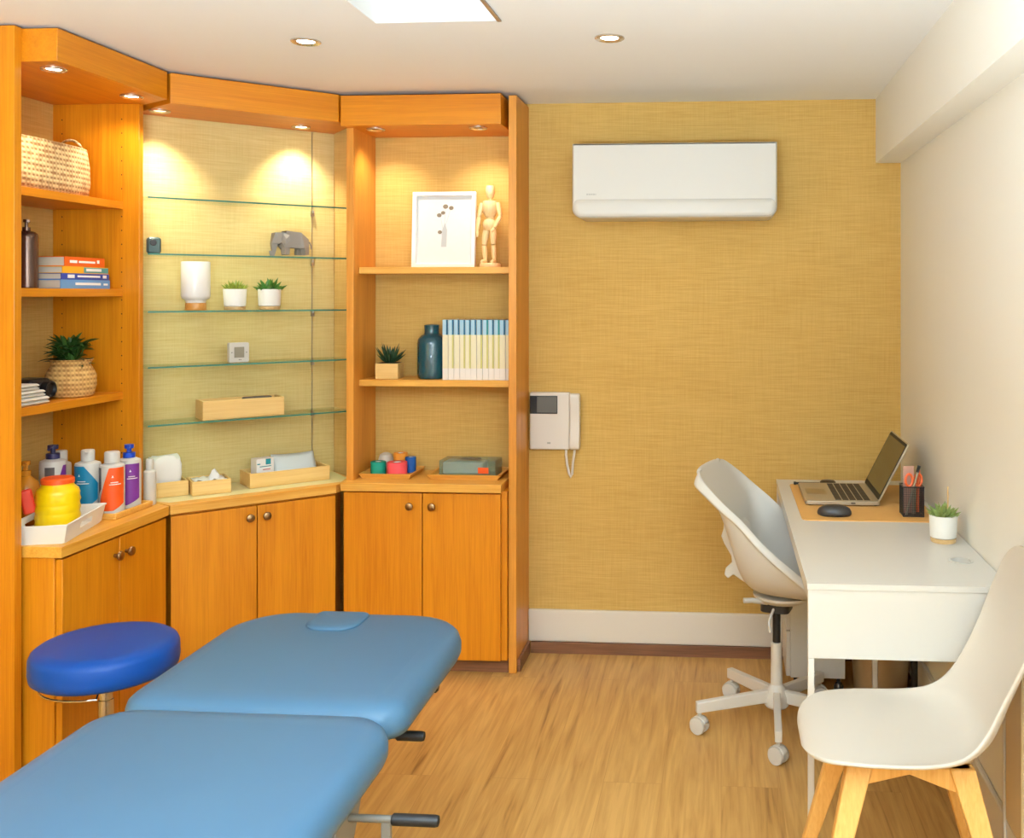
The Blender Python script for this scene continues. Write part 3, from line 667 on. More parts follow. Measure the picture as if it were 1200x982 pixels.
for x in (-0.135, 0.085):
    bm = new(); box(bm, x - 0.012, x + 0.012, -0.087, 0.087, ZS - 0.037, ZS - 0.002); obj('cross_rail', bm, 'beech', FC, bev=0.003)

# ------------------------------------------------------------------ desk
DK = thing('desk', 'white lacquered desk along the right wall with thin metal legs', 'desk', (0.468, 3.2, 0))
dx, dy = 0.468, 3.2
def DB(name, x0, x1, y0, y1, z0, z1, m='white_lac', bev=0.0015, **k):
    bm = new(); box(bm, x0 - dx, x1 - dx, y0 - dy, y1 - dy, z0, z1); return obj(name, bm, m, DK, bev=bev, **k)
bm = new(); nh = 24; hx, hy, hr = 0.655 - dx, 2.745 - dy, 0.030
outer = [(0.217 - dx, 2.5 - dy), (0.722 - dx, 2.5 - dy), (0.722 - dx, 3.9 - dy), (0.217 - dx, 3.9 - dy)]
def ringpt(k): a = R(225 + 360 * k / nh); return (hx + hr * math.cos(a), hy + hr * math.sin(a))
for z, rev in ((0.735, True), (0.75, False)):
    O = [bm.verts.new((*p, z)) for p in outer]; I = [bm.verts.new((*ringpt(k), z)) for k in range(nh)]
    for s in range(4):
        seg_i = [I[(s * nh // 4 + j) % nh] for j in range(nh // 4 + 1)]
        bm.faces.new([O[s], O[(s + 1) % 4]] + seg_i[::-1])
    if z == 0.735: O0, I0 = O, I
for s in range(4): bm.faces.new((O0[s], O0[(s+1) % 4], O[(s+1) % 4], O[s]))
for k in range(nh): bm.faces.new((I0[k], I0[(k+1) % nh], I[(k+1) % nh], I[k]))
obj('tabletop', bm, 'white_lac', DK, smooth=False)
bm = new(); lathe(bm, [(0.030, 0.70), (0.030, 0.7505), (0.0345, 0.7505), (0.0345, 0.7525), (0.027, 0.7525), (0.027, 0.70)], 28, hx, hy, cap=False); lathe(bm, [(0.027, 0.715), (0.001, 0.715)], 28, hx, hy, cap=False); obj('cable_outlet', bm, 'white', DK)
DB('end_panel', 0.219, 0.720, 2.503, 2.519, 0.560, 0.735)
DB('front_rail', 0.219, 0.235, 2.519, 3.882, 0.706, 0.735)
DB('far_panel', 0.219, 0.720, 3.882, 3.898, 0.560, 0.735)
DB('back_rail', 0.704, 0.720, 2.519, 3.882, 0.560, 0.735)
for x, y, z in ((0.2195, 2.5035, 0.56), (0.703, 2.5035, 0.56), (0.2195, 3.881, 0.56), (0.703, 3.881, 0.56)): DB('leg', x, x + 0.016, y, y + 0.016, 0.0, z, 'white_metal', 0.002)
DB('leg', 0.527, 0.545, 3.47, 3.488, 0.0, 0.735, 'white_metal', 0.002)

# drawer pedestal
DP = thing('drawer_unit', 'white drawer pedestal under the far end of the desk', 'cabinet', (0.357, 3.795, 0))
part('body', lambda bm: box(bm, -0.1, 0.1, -0.13, 0.09, 0.06, 0.55), 'white_lac', DP, bev=0.002)
for z0, z1 in ((0.064, 0.230), (0.235, 0.390), (0.395, 0.545)):
    part('drawer', lambda bm: box(bm, -0.116, -0.1, -0.126, 0.086, z0, z1), 'white_lac', DP, bev=0.002)
for x in (-0.08, 0.08):
    for y in (-0.10, 0.06): part('caster', lambda bm: (lathe(bm, [(0.007, 0.02), (0.007, 0.061)], 10, x, y), lathe(bm, [(0.012, 0.0), (0.018, 0.006), (0.018, 0.024), (0.012, 0.034)], 14, x, y)), 'blackp', DP)

one('waste_bin', lambda bm: (lathe(bm, [(0.088, 0.0), (0.095, 0.006), (0.118, 0.30), (0.121, 0.304), (0.116, 0.304), (0.093, 0.01), (0.001, 0.01)], 40)), 'bin', 'polished metal waste bin on the floor under the desk', 'bin', (0.590, 3.70, 0))
one('power_cable', lambda bm: tube(bm, [(0, 0, 0.004), (0.004, 0.02, 0.05), (0.0, 0.0, 0.2), (-0.002, 0, 0.4), (0, 0, 0.56)], 0.012, 10), 'black', 'thick black cable hanging under the desk beside the bin', 'cable', (0.672, 3.48, 0.008))
bm = new(); box(bm, XR - 0.022, XR - 0.0005, 2.36, 2.49, 0.18, 0.64); struct('trim_3', bm, 'tan', True, 0.004)

# ------------------------------------------------------------------ things on the desk
DZ = 0.75
one('desk_pad', lambda bm: prism(bm, rrect(0.262, 0.70, 3.195, 3.80, 0.025, 5), 0, 0.003), 'pad', 'tan leather desk pad under the laptop', 'desk pad', (0, 0, DZ))
LP = thing('laptop', 'open silver laptop with dark screen, on the tan desk pad', 'laptop', (0.425, 3.575, DZ + 0.003))
bm = new(); prism(bm, rrect(-0.135, 0.120, -0.165, 0.165, 0.012, 4), 0.003, 0.017); obj('base', bm, 'silver', LP, bev=0.002)
bm = new(); prism(bm, rrect(-0.120, -0.050, -0.055, 0.045, 0.004, 3), 0.0168, 0.0174); obj('touchpad', bm, 'steel', LP, smooth=False)
kb = new()
for r_ in range(5):
    for c_ in range(14):
        box(kb, -0.030 + r_ * 0.0245, -0.030 + r_ * 0.0245 + 0.020, -0.145 + c_ * 0.0209, -0.145 + c_ * 0.0209 + 0.0172, 0.0168, 0.0186)
o = obj('keyboard', kb, 'key', LP, smooth=False); o['kind'] = 'stuff'
for x, y in ((-0.12, -0.15), (-0.12, 0.15), (0.105, -0.15), (0.105, 0.15)): part('rubber_foot', lambda bm: lathe(bm, [(0.006, 0), (0.007, 0.0032)], 12, x, y), 'black', LP)
part('side_port', lambda bm: box(bm, 0.02, 0.035, -0.1656, -0.164, 0.008, 0.012), 'dark', LP, smooth=False)
ld = obj('lid', (lambda b: (prism(b, rrect(-0.165, 0.165, 0, 0.222, 0.01, 4), 0, 0.006), b)[1])(new()), 'silver', LP, bev=0.0015)
th = R(63)   # lid leaning back from the hinge
ld.matrix_local = Matrix(((0, math.cos(th), math.sin(th), 0.112), (-1, 0, 0, 0), (0, math.sin(th), -math.cos(th), 0.018), (0, 0, 0, 1)))
bm = new(); prism(bm, rrect(-0.161, 0.161, 0.004, 0.218, 0.008, 4), -0.0012, 0.0); obj('bezel', bm, 'dark', ld, smooth=False)
bm = new(); box(bm, -0.153, 0.153, 0.022, 0.208, -0.0018, -0.0012); obj('screen', bm, 'screen', ld, smooth=False)
MS = thing('mouse', 'charcoal computer mouse at the near edge of the desk pad', 'mouse', (0.372, 3.265, DZ + 0.003), R(-4))
bm = new()
lathe(bm, [(0.90, 0.0), (1.0, 0.006), (0.99, 0.014), (0.90, 0.024), (0.7, 0.031), (0.4, 0.035), (0.01, 0.036)], 28, sx=0.056, sy=0.032)
obj('body', bm, 'mouse', MS, angle=80)
part('scroll_wheel', lambda bm: box(bm, 0.024, 0.036, -0.003, 0.003, 0.026, 0.0325), 'black', MS, bev=0.001)
one('puck_speaker', lambda bm: lathe(bm, [(0.026, 0), (0.030, 0.004), (0.030, 0.014), (0.024, 0.019), (0.002, 0.020)], 24), 'blackp', 'small black round gadget on the desk pad behind the laptop', 'gadget', (0.405, 3.772, DZ + 0.0034))
one('pen', lambda bm: (tube(bm, [(0, 0, 0.006), (0.09, 0.0, 0.006)], 0.0045, 10), tube(bm, [(-0.008, 0, 0.006), (0.0, 0.0, 0.006)], 0.006, 10)), 'black', 'black pen lying along the far edge of the desk pad', 'pen', (0.285, 3.78, DZ + 0.003))

# pen pot of black mesh
PC = thing('pen_holder', 'square black mesh pen holder on the desk pad', 'pen holder', (0.627, 3.29, DZ + 0.003))
ph = 0.096; px_ = 0.033
bm = new()
for (ax, sgn) in (('x', -1), ('x', 1), ('y', -1), ('y', 1)):
    n = 13
    for k in range(n + 1):
        t = -px_ + 2 * px_ * k / n
        if ax == 'x': box(bm, sgn * px_ - 0.0004, sgn * px_ + 0.0004, t - 0.0006, t + 0.0006, 0.004, ph)
        else: box(bm, t - 0.0006, t + 0.0006, sgn * px_ - 0.0004, sgn * px_ + 0.0004, 0.004, ph)
    for k in range(18):
        z = 0.006 + k * 0.0052
        if ax == 'x': box(bm, sgn * px_ - 0.0004, sgn * px_ + 0.0004, -px_, px_, z - 0.0006, z + 0.0006)
        else: box(bm, -px_, px_, sgn * px_ - 0.0004, sgn * px_ + 0.0004, z - 0.0006, z + 0.0006)
obj('mesh_wall', bm, 'blackp', PC, smooth=False)
bm = new(); box(bm, -px_, px_, -px_, px_, 0.0, 0.003)
for s in (-1, 1):
    box(bm, s * px_ - 0.0018, s * px_ + 0.0018, -px_ - 0.0018, px_ + 0.0018, ph, ph + 0.003); box(bm, -px_, px_, s * px_ - 0.0018, s * px_ + 0.0018, ph, ph + 0.003)
    for q in (-1, 1): box(bm, s * px_ - 0.001, s * px_ + 0.001, q * px_ - 0.001, q * px_ + 0.001, 0, ph)
obj('rim', bm, 'blackp', PC, smooth=False)
PB = (0.627, 3.29, DZ + 0.006)
def stick(name, p0, p1, r, m, label, cat, tipm=None):
    t = thing(name, label, cat, PB)
    bm = new(); tube(bm, [p0, p1], r, 10); obj('barrel', bm, m, t)
    v = Vector(p1) - Vector(p0); v.normalize(); e = Vector(p1)
    bm = new(); tube(bm, [e + v * 0.0003, e + v * 0.022], r * 1.25, 10); obj('cap', bm, tipm or m, t); return t
stick('pen', (-0.022, -0.024, 0.002), (0.014, -0.024, 0.142), 0.0042, 'steel', 'silver pen leaning in the mesh holder', 'pen', 'black')
stick('pen', (-0.024, 0.022, 0.002), (-0.008, 0.027, 0.128), 0.0042, 'blackp', 'black pen leaning in the mesh holder', 'pen')
stick('marker_pen', (0.024, 0.022, 0.002), (0.026, 0.024, 0.118), 0.005, 'stationery', 'orange marker standing in the mesh holder', 'pen', 'stationery')
one('ruler', lambda bm: box(bm, -0.018, 0.018, -0.001, 0.001, 0, 0.155), 'pinkclear', 'clear pink ruler standing in the mesh holder', 'ruler', (0.619, 3.303, DZ + 0.0065), R(8))
SX = thing('scissors', 'orange handled scissors standing in the mesh holder', 'scissors', (0.632, 3.284, DZ + 0.007), R(12))
part('blade', lambda bm: (prism_axis(bm, [(-0.006, 0.0), (0.004, 0.0), (0.01, 0.095), (-0.002, 0.095)], -0.0012, 0.0, 'y'), prism_axis(bm, [(0.006, 0.0), (-0.002, 0.0), (-0.01, 0.095), (0.002, 0.095)], 0.0001, 0.0013, 'y')), 'steel', SX, smooth=False)
for s in (-1, 1):
    bm = new(); tube(bm, [(s * 0.016 + 0.012 * math.cos(R(a)), 0.0003 * s, 0.112 + 0.02 * math.sin(R(a))) for a in range(0, 360, 20)], 0.0042, 8, closed=True); obj('handle', bm, 'stationery', SX)

def pot_round(bm, r, h, mi=0, r0=None):
    r0 = r0 or r * 0.93
    lathe(bm, [(r0 * 0.9, 0), (r0, 0.003), (r, h - 0.003), (r - 0.001, h), (r - 0.005, h), (r - 0.006, h - 0.012), (0.001, h - 0.012)], 36, mi=mi)
def succulent(bm, z, r, n_l, length, width, m=0, up=0.5):
    k = 0
    for ring in range(4):
        n = max(3, int(n_l * (1 - ring * 0.2)))
        for i in range(n):
            a = 2 * PI * i / n + ring * 0.5 + random.uniform(-.1, .1); el = R(18 + ring * 20) + random.uniform(-.1, .1)
            b = (r * 0.5 * (1 - ring / 4) * math.cos(a), r * 0.5 * (1 - ring / 4) * math.sin(a), z)
            leafblade(bm, b, (math.cos(a) * math.cos(el), math.sin(a) * math.cos(el), math.sin(el) + up * 0.2), length * random.uniform(.85, 1.1), width, -0.15, width * 0.35, 5)
def potted(name, label, loc, r, h, plantfn, leafm, saucer=True, pm='ceramic_m'):
    t = thing(name, label, 'plant', loc, random.uniform(0, 3))
    z0 = 0.012 if saucer else 0
    if saucer: part('saucer', lambda bm: lathe(bm, [(r * 0.86, 0), (r * 0.9, 0.003), (r * 0.9, 0.013)], 32), 'saucer', t)
    bm = new(); pot_round(bm, r, h); obj('pot', bm, pm, t, loc=(0, 0, z0 * 1.08))
    part('soil', lambda bm: lathe(bm, [(r - 0.0062, z0 + h - 0.009), (0.001, z0 + h - 0.007)], 24), 'soil', t)
    bm = new(); plantfn(bm, z0 + h - 0.009); obj('foliage', bm, leafm, t); return t
potted('potted_succulent', 'pale green succulent in a white pot at the desk end, by the wall', (0.655, 2.955, DZ), 0.041, 0.066, lambda bm, z: succulent(bm, z, 0.03, 10, 0.042, 0.014), 'succ2')
one('cork_stick', lambda bm: tube(bm, [(0, 0, 0), (0.0, 0.0, 0.062), (0.0, 0.0, 0.085)], 0.0022, 8), 'saucer', 'thin pale stick standing in the succulent soil on the desk', 'plant stick', (0.672, 2.972, DZ + 0.074))

# ------------------------------------------------------------------ air conditioner
AC = thing('air_conditioner', 'white split air conditioner mounted on the papered wall', 'air conditioner', (-0.1835, YB, 1.78))
bm = new(); cushion(bm, rrect(-0.4, 0.4, 0.0, 0.292, [0.038, 0.038, 0.004, 0.004], 8), [(0.002, -0.001), (0.0, 0.004), (0.0, 0.205), (0.002, 0.211), (0.007, 0.215)])
AR = (R(90), 0, 0); obj('body', bm, 'white', AC, rot=AR)
bm = new(); cushion(bm, rrect(-0.3932, 0.3932, 0.0048, 0.0712, [0.0335, 0.0335, 0.0215, 0.0215], 8), [(0.0, 0.2135), (0.0, 0.2156)]); obj('panel_gap', bm, 'line', AC, smooth=False, rot=AR)
bm = new(); cushion(bm, rrect(-0.3925, 0.3925, 0.0055, 0.0705, [0.033, 0.033, 0.021, 0.021], 8), [(0.0, 0.2140), (0.0, 0.2165), (0.005, 0.2195), (0.012, 0.2212), (0.0185, 0.2218)]); obj('louvre_flap', bm, 'white', AC, rot=AR)
bm = new(); 
for x0, x1 in ((0, .007), (.009, .016), (.018, .024), (.026, .033), (.035, .038)): box(bm, -0.343 + x0, -0.343 + x1, -0.2156, -0.2140, 0.089, 0.095)
obj('maker_mark', bm, 'logo', AC, smooth=False)

# ------------------------------------------------------------------ intercom
IC = thing('intercom_phone', 'white wall intercom with small screen and corded handset', 'intercom', (-0.705, YB, 0.84))
bm = new(); box(bm, -0.083, 0.083, -0.030, 0.0, 0.0, 0.236); obj('body', bm, 'phone', IC, bev=0.006, seg=3)
bm = new(); box(bm, -0.082, 0.033, -0.0325, -0.029, 0.148, 0.222); obj('screen_surround', bm, 'dark', IC, bev=0.002)
bm = new(); box(bm, -0.052, 0.030, -0.0335, -0.031, 0.153, 0.218); obj('screen', bm, 'phone_screen', IC, smooth=False)
bm = new(); box(bm, -0.01, 0.004, -0.0306, -0.029, 0.024, 0.031); obj('maker_mark', bm, 'logo', IC, smooth=False)
bm = new(); prism_axis(bm, [(-0.03, 0.0), (-0.046, 0.006), (-0.052, 0.03), (-0.046, 0.06), (-0.042, 0.12), (-0.046, 0.18), (-0.052, 0.212), (-0.046, 0.23), (-0.03, 0.234), (-0.008, 0.22), (-0.008, 0.014)], 0.085, 0.126, 'x'); obj('handset', bm, 'phone', IC, bev=0.005, seg=3)
path = [(0.068, -0.02, 0.004), (0.067, -0.022, -0.02), (0.072, -0.022, -0.06), (0.080, -0.022, -0.098), (0.087, -0.022, -0.114), (0.093, -0.022, -0.100), (0.096, -0.022, -0.05), (0.102, -0.024, -0.015), (0.104, -0.024, 0.008)]
bm = new(); tube(bm, path, 0.0052, 8); obj('cord', bm, 'phone', IC)

# ------------------------------------------------------------------ left unit contents
S1, S2, S3, WT = 1.813, 1.4995, 1.13, 0.735
BK = thing('woven_basket', 'pale woven seagrass basket with loop handles on the top left shelf', 'basket', (-2.275, 3.06, S1), R(90))
bm = new(); lathe(bm, [(0.90, 0.002), (0.97, 0.008), (1.0, 0.05), (0.99, 0.11), (0.955, 0.155), (0.945, 0.168), (0.925, 0.168), (0.93, 0.15), (0.965, 0.10), (0.96, 0.02), (0.01, 0.012)], 56, sx=0.245, sy=0.105, power=0.55); obj('body', bm, 'seagrass', BK, angle=80)
for s in (-1, 1):
    bm = new(); tube(bm, [(s * 0.205 + 0.03 * math.cos(a) * 0.3 * s, 0.052 * math.cos(a) - 0.01, 0.158 + 0.046 * math.sin(a)) for a in [R(10 * k) for k in range(0, 19)]], 0.0045, 8); obj('loop_handle', bm, 'seagrass', BK)
SB = thing('pump_bottle', 'bronze metal pump bottle standing beside the stacked books', 'bottle', (-2.235, 3.012, S2))
bm = new(); lathe(bm, [(0.031, 0), (0.034, 0.003), (0.034, 0.165), (0.032, 0.175), (0.024, 0.182), (0.012, 0.186)], 32); obj('body', bm, 'bronze', SB)
bm = new(); lathe(bm, [(0.012, 0.186), (0.012, 0.197), (0.005, 0.198), (0.005, 0.212), (0.010, 0.213), (0.010, 0.222)], 16); tube(bm, [(0, 0, 0.217), (0.022, -0.022, 0.216)], 0.0045, 8); obj('pump', bm, 'bronze', SB)

def flatbook(label, z, h, y0, y1, x0, m, m2=None, split=0.45, marks=()):
    t = thing('book', label, 'book', (-2.17, (y0 + y1) / 2, z), 0, 'books stacked flat on the left shelf')
    hy = (y1 - y0) / 2; d = -(x0 + 2.17)
    def cover(bm):
        box(bm, -d, 0.0, -hy, hy, 0, 0.002); box(bm, -d, 0.0, -hy, hy, h - 0.002, h)
        if m2:
            ys = -hy + 2 * hy * split; box(bm, -0.003, 0.0, -hy, ys, 0.002, h - 0.002, 0); box(bm, -0.003, 0.0, ys, hy, 0.002, h - 0.002, 1)
        else: box(bm, -0.003, 0.0, -hy, hy, 0.002, h - 0.002)
    bm = new(); cover(bm); obj('cover', bm, [m, m2] if m2 else m, t, smooth=False)
    bm = new(); box(bm, -d + 0.003, -0.0031, -hy + 0.003, hy - 0.003, 0.0021, h - 0.0021); obj('pages', bm, 'paper', t, smooth=False)
    bm = new()
    for a, b, c0, c1 in marks: box(bm, -0.0005, 0.0006, -hy + 2 * hy * a, -hy + 2 * hy * b, h * c0, h * c1)
    if marks: obj('spine_print', bm, 'print', t, smooth=False)
    return t
z = S2
for (lab, h, y0, y1, x0, m, m2, mk) in (
    ('light blue book at the bottom of the flat stack', 0.030, 3.085, 3.345, -2.30, 'booklight', None, [(.28, .8, .4, .68), (.86, .95, .4, .62)]),
    ('navy blue book, second from the bottom of the flat stack', 0.021, 3.088, 3.340, -2.305, 'bookblue', None, [(.12, .26, .25, .8), (.32, .8, .4, .7), (.86, .94, .3, .8)]),
    ('yellow and teal book under the orange one in the flat stack', 0.023, 3.094, 3.335, -2.30, 'bookyellow', 'bookteal', [(.5, .84, .35, .75)]),
    ('orange book on top of the flat stack', 0.032, 3.104, 3.315, -2.305, 'orange', None, [(.12, .3, .35, .65), (.34, .75, .38, .6), (.80, .86, .4, .75)])):
    flatbook(lab, z, h, y0, y1, x0, m, m2, 0.45, mk); z += h + 0.0003

PT = thing('potted_plant', 'dark leafy plant in a woven jute pot on the left lower shelf', 'plant', (-2.225, 3.215, S3))
bm = new(); lathe(bm, [(0.062, 0.0), (0.070, 0.006), (0.078, 0.04), (0.077, 0.075), (0.066, 0.098), (0.060, 0.108), (0.062, 0.118), (0.069, 0.126), (0.066, 0.128), (0.056, 0.110), (0.001, 0.108)], 48); obj('woven_pot', bm, 'seagrass2', PT, angle=80)
bm = new()
for i in range(150):
    a = random.uniform(0, 2 * PI); el = random.uniform(-0.1, 1.4); rr = random.uniform(0.0, 0.040); hz = random.uniform(0.0, 0.075)
    leafblade(bm, (rr * math.cos(a), rr * math.sin(a), 0.108 + hz), (math.cos(a) * math.cos(el), math.sin(a) * math.cos(el), math.sin(el)), random.uniform(0.038, 0.070), random.uniform(0.013, 0.021), random.uniform(0.0, 0.35), 0, 5)
obj('foliage', bm, 'leaf', PT)
z = S3
for i, (lab, h, a) in enumerate((('bottom white knitted cloth of the folded stack', 0.024, 0.0), ('middle white knitted cloth of the folded stack', 0.021, 0.012), ('top white knitted cloth of the folded stack', 0.020, 0.03))):
    def f(bm):
        n = 10
        for k in range(2):
            hh = h / 2 - 0.0004
            prism_axis(bm, [(-0.092 + a * .3, k * h / 2 + 0.001), (0.070 - a * .4, k * h / 2), (0.080 - a * .4, k * h / 2 + hh * .5), (0.070 - a * .4, k * h / 2 + hh), (-0.092 + a * .3, k * h / 2 + hh)], -0.12, 0.105 - a, 'y')
    one('folded_cloth', f, 'towel', lab, 'cloth', (-2.235, 2.91, z), 0, 'folded white cloths', bev=0.003); z += h + 0.0004
GD = thing('black_case', 'black rounded case with a ring end, between white cloths and woven pot', 'case', (-2.27, 3.085, S3))
bm = new(); box(bm, -0.06, 0.03, -0.045, 0.055, 0.0, 0.072); obj('body', bm, 'blackp', GD, bev=0.014, seg=4)
bm = new(); lathe(bm, [(0.026, 0), (0.027, 0.022), (0.022, 0.024), (0.018, 0.014), (0.001, 0.012)], 24); obj('ring_end', bm, 'black', GD, loc=(0.0302, 0.022, 0.036), rot=(0, R(90), 0))

# white plastic tray with slots at the front of the left worktop
TR = thing('plastic_tray', 'white plastic handled tray at the front of the left worktop', 'tray', (-2.080, 2.924, WT), R(14))
def tray_fn(bm):
    x0, x1, y0, y1, h, t, fl = -0.060, 0.088, -0.150, 0.140, 0.056, 0.003, 0.010
    prism(bm, rrect(x0, x1, y0, y1, 0.012, 4), 0, 0.003)
    ys = [(y0, y1)]
    def wallx(sx, xx):     # long sides with a slot in the middle
        for (a, b, z0, z1) in ((y0, -0.045, 0.003, h), (0.045, y1, 0.003, h), (-0.045, 0.045, 0.003, 0.022), (-0.045, 0.045, 0.040, h)):
            va = []
            for z, off in ((z0, fl * z0 / h), (z1, fl * z1 / h)):
                for tt in (0, t):
                    for y in (a, b): va.append(bm.verts.new((xx + sx * (off - tt), y + (off if y == y1 else (-off if y == y0 else 0)), z)))
            q = va
            for f in ((0,1,5,4),(2,6,7,3),(4,5,7,6),(0,2,3,1),(0,4,6,2),(1,3,7,5)): bm.faces.new([q[i] for i in f])
    wallx(1, x1); wallx(-1, x0)
    for sy, yy in ((-1, y0), (1, y1)):
        va = []
        for z, off in ((0.003, 0), (h, fl)):
            for tt in (0, t):
                for x in (x0 - off, x1 + off): va.append(bm.verts.new((x, yy + sy * (off - tt), z)))
        for f in ((0,1,5,4),(2,6,7,3),(4,5,7,6),(0,2,3,1),(0,4,6,2),(1,3,7,5)): bm.faces.new([va[i] for i in f])
    tube(bm, [(x0 - fl, y0 - fl, h), (x1 + fl, y0 - fl, h), (x1 + fl, y1 + fl, h), (x0 - fl, y1 + fl, h)], 0.0032, 8, closed=True)
part('body', tray_fn, 'ceramic_m', TR, smooth=False)
YJ = thing('sharps_container', 'yellow ribbed plastic container with orange lid, in the white tray', 'container', (-2.075, 2.935, WT + 0.0035))
bm = new()
prof = [(0.055, 0.0), (0.060, 0.004)]
for k in range(4): prof += [(0.061, 0.012 + k * 0.026), (0.064, 0.020 + k * 0.026), (0.061, 0.033 + k * 0.026)]
prof += [(0.062, 0.120), (0.058, 0.132), (0.047, 0.142), (0.044, 0.150)]
lathe(bm, prof, 40); obj('body', bm, 'yellow', YJ, angle=60)
bm = new(); lathe(bm, [(0.044, 0.150), (0.047, 0.151), (0.047, 0.164), (0.043, 0.168), (0.001, 0.169)], 36); obj('lid', bm, 'orangered', YJ)
bm = new(); prism(bm, rrect(-0.018, 0.018, -0.012, 0.012, 0.008, 4), 0, 0.075); obj('side_flap', bm, 'red', YJ, bev=0.006, seg=3, loc=(-0.055, -0.047, 0.065), rot=(0, R(-12), R(40)))

WTR = thing('wooden_tray', 'light oak tray under the lotion bottles on the left worktop', 'tray', (-2.085, 3.212, WT), 0)
bm = new(); box(bm, -0.095, 0.09, -0.106, 0.106, 0, 0.006)
box(bm, 0.082, 0.092, -0.106, 0.106, 0.006, 0.020); box(bm, -0.097, -0.087, -0.106, 0.106, 0.006, 0.020); box(bm, -0.087, 0.082, -0.107, -0.099, 0.006, 0.020); box(bm, -0.087, 0.082, 0.101, 0.108, 0.006, 0.020)
obj('body', bm, 'tray', WTR, bev=0.002)
TZ = WT + 0.0065
def band(bm, r, z0, z1, a0, a1, fn, mi=0, n=18, off=0.0006):
    rows = []
    for k in range(n + 1):
        t = k / n; a = R(a0 + (a1 - a0) * t); lo, hi = fn(t); lo = z0 + (z1 - z0) * lo; hi = z0 + (z1 - z0) * hi
        rows.append([((r + off) * math.cos(a), (r + off) * math.sin(a), lo), ((r + off) * math.cos(a), (r + off) * math.sin(a), hi)])
    grid(bm, rows, mi)
def lotion(label, x, y, r, h, cap, capm, bands, face=-62, z=TZ, bm_body='white', neck=True):
    t = thing('lotion_bottle', label, 'bottle', (x, y, z), R(face))
    bm = new(); lathe(bm, [(r * 0.9, 0), (r, 0.004), (r, h - 0.014), (r * 0.95, h - 0.006), (r * 0.6, h), (r * 0.42, h + 0.001)], 36); obj('body', bm, bm_body, t)
    bm = new()
    if cap == 'flip':
        lathe(bm, [(r * 0.52, h + 0.001), (r * 0.52, h + 0.034), (r * 0.47, h + 0.038)], 24)
        box(bm, 0, r * 0.95, -0.006, 0.006, h + 0.031, h + 0.037)
        obj('flip_cap', bm, capm, t, bev=0.001)
    elif cap == 'plain':
        lathe(bm, [(r * 0.62, h + 0.001), (r * 0.62, h + 0.034), (r * 0.56, h + 0.038)], 24); obj('cap', bm, capm, t)
    else:
        lathe(bm, [(r * 0.52, h + 0.001), (r * 0.52, h + 0.018), (r * 0.2, h + 0.02), (r * 0.2, h + 0.032), (r * 0.4, h + 0.033), (r * 0.4, h + 0.046)], 20)
        tube(bm, [(0, 0, h + 0.043), (r * 0.9, 0, h + 0.043), (r * 1.15, 0, h + 0.036)], 0.0048, 8); obj('pump', bm, capm, t)
    for nm, mm, a0, a1, z0, z1, fn in bands:
        bm = new(); band(bm, r, z0 * h, z1 * h, a0, a1, fn, off=0.0009 if nm == 'label_print' else 0.0005); obj(nm, bm, mm, t)
    return t
# angle 0 of each bottle looks straight to the room; the label shapes follow the photograph
full = lambda t: (0, 1)
def lines(a0, a1): return [('label_print', 'print', a0, a1, 0.60, 0.615, full), ('label_print', 'print', a0 + 6, a1 - 14, 0.64, 0.655, full), ('label_print', 'print', a0 + 10, a0 + 20, 0.74, 0.79, lambda t: (0, 1 - abs(2 * t - 1)))]
lotion('lotion bottle with a teal label and white flip cap', -2.126, 3.158, 0.040, 0.178, 'flip', 'white', [('label', 'tealp', -75, 52, 0.06, 0.93, lambda t: (0.0 if t < 0.3 else (t - 0.3) / 0.7 * 0.28, 1.0 if t < 0.5 else 1.0 - (t - 0.5) / 0.5 * 0.38))] + lines(-48, 10), -62)
lotion('lotion bottle with an orange label and white flip cap, beside the teal one', -2.044, 3.163, 0.0385, 0.172, 'plain', 'white', [('label', 'orangered', -58, 66, 0.10, 0.93, lambda t: (0.0 if t < 0.55 else (t - 0.55) / 0.45 * 0.16, min(1.0, 0.25 + t * 1.9))), ('label', 'labelgrey', -92, -50, 0.30, 0.93, lambda t: (t * 0.35, 1.0))] + lines(-8, 46), -62)
lotion('purple labelled lotion bottle with a bright blue pump', -2.050, 3.268, 0.0375, 0.172, 'pump', 'pumpblue', [('label', 'purple', -75, 55, 0.08, 0.90, lambda t: (0.0 if t < 0.5 else (t - 0.5) / 0.5 * 0.15, min(1.0, 0.55 + t)))] + lines(-10, 42), -58)
lotion('white lotion bottle with a dark navy pump, behind the yellow container', -2.226, 3.125, 0.040, 0.196, 'pump', 'pumpdark', [('label', 'labelgrey', -20, 22, 0.45, 0.88, full), ('label', 'purple', 24, 85, 0.25, 0.90, lambda t: (0, min(1, .4 + t)))], -70, WT)
lotion('plain small white bottle at the far end of the wooden tray', -2.022, 3.345, 0.021, 0.124, 'plain', 'white', [], -60, WT)
lotion('plain white bottle standing behind the teal labelled bottle', -2.275, 3.235, 0.032, 0.168, 'plain', 'white', [], -60, WT)
AB = thing('soap_bottle', 'amber soap pump bottle in the corner behind the yellow container', 'bottle', (-2.255, 3.035, WT), R(-60))
bm = new(); lathe(bm, [(0.038, 0), (0.043, 0.004), (0.043, 0.11), (0.036, 0.135), (0.02, 0.15), (0.014, 0.155)], 32); obj('body', bm, 'amber', AB)
bm = new(); lathe(bm, [(0.016, 0.156), (0.016, 0.172), (0.007, 0.174), (0.007, 0.19), (0.014, 0.191), (0.014, 0.203)], 18); tube(bm, [(0, 0, 0.197), (0.03, 0, 0.195)], 0.005, 8); obj('pump', bm, 'amber', AB)

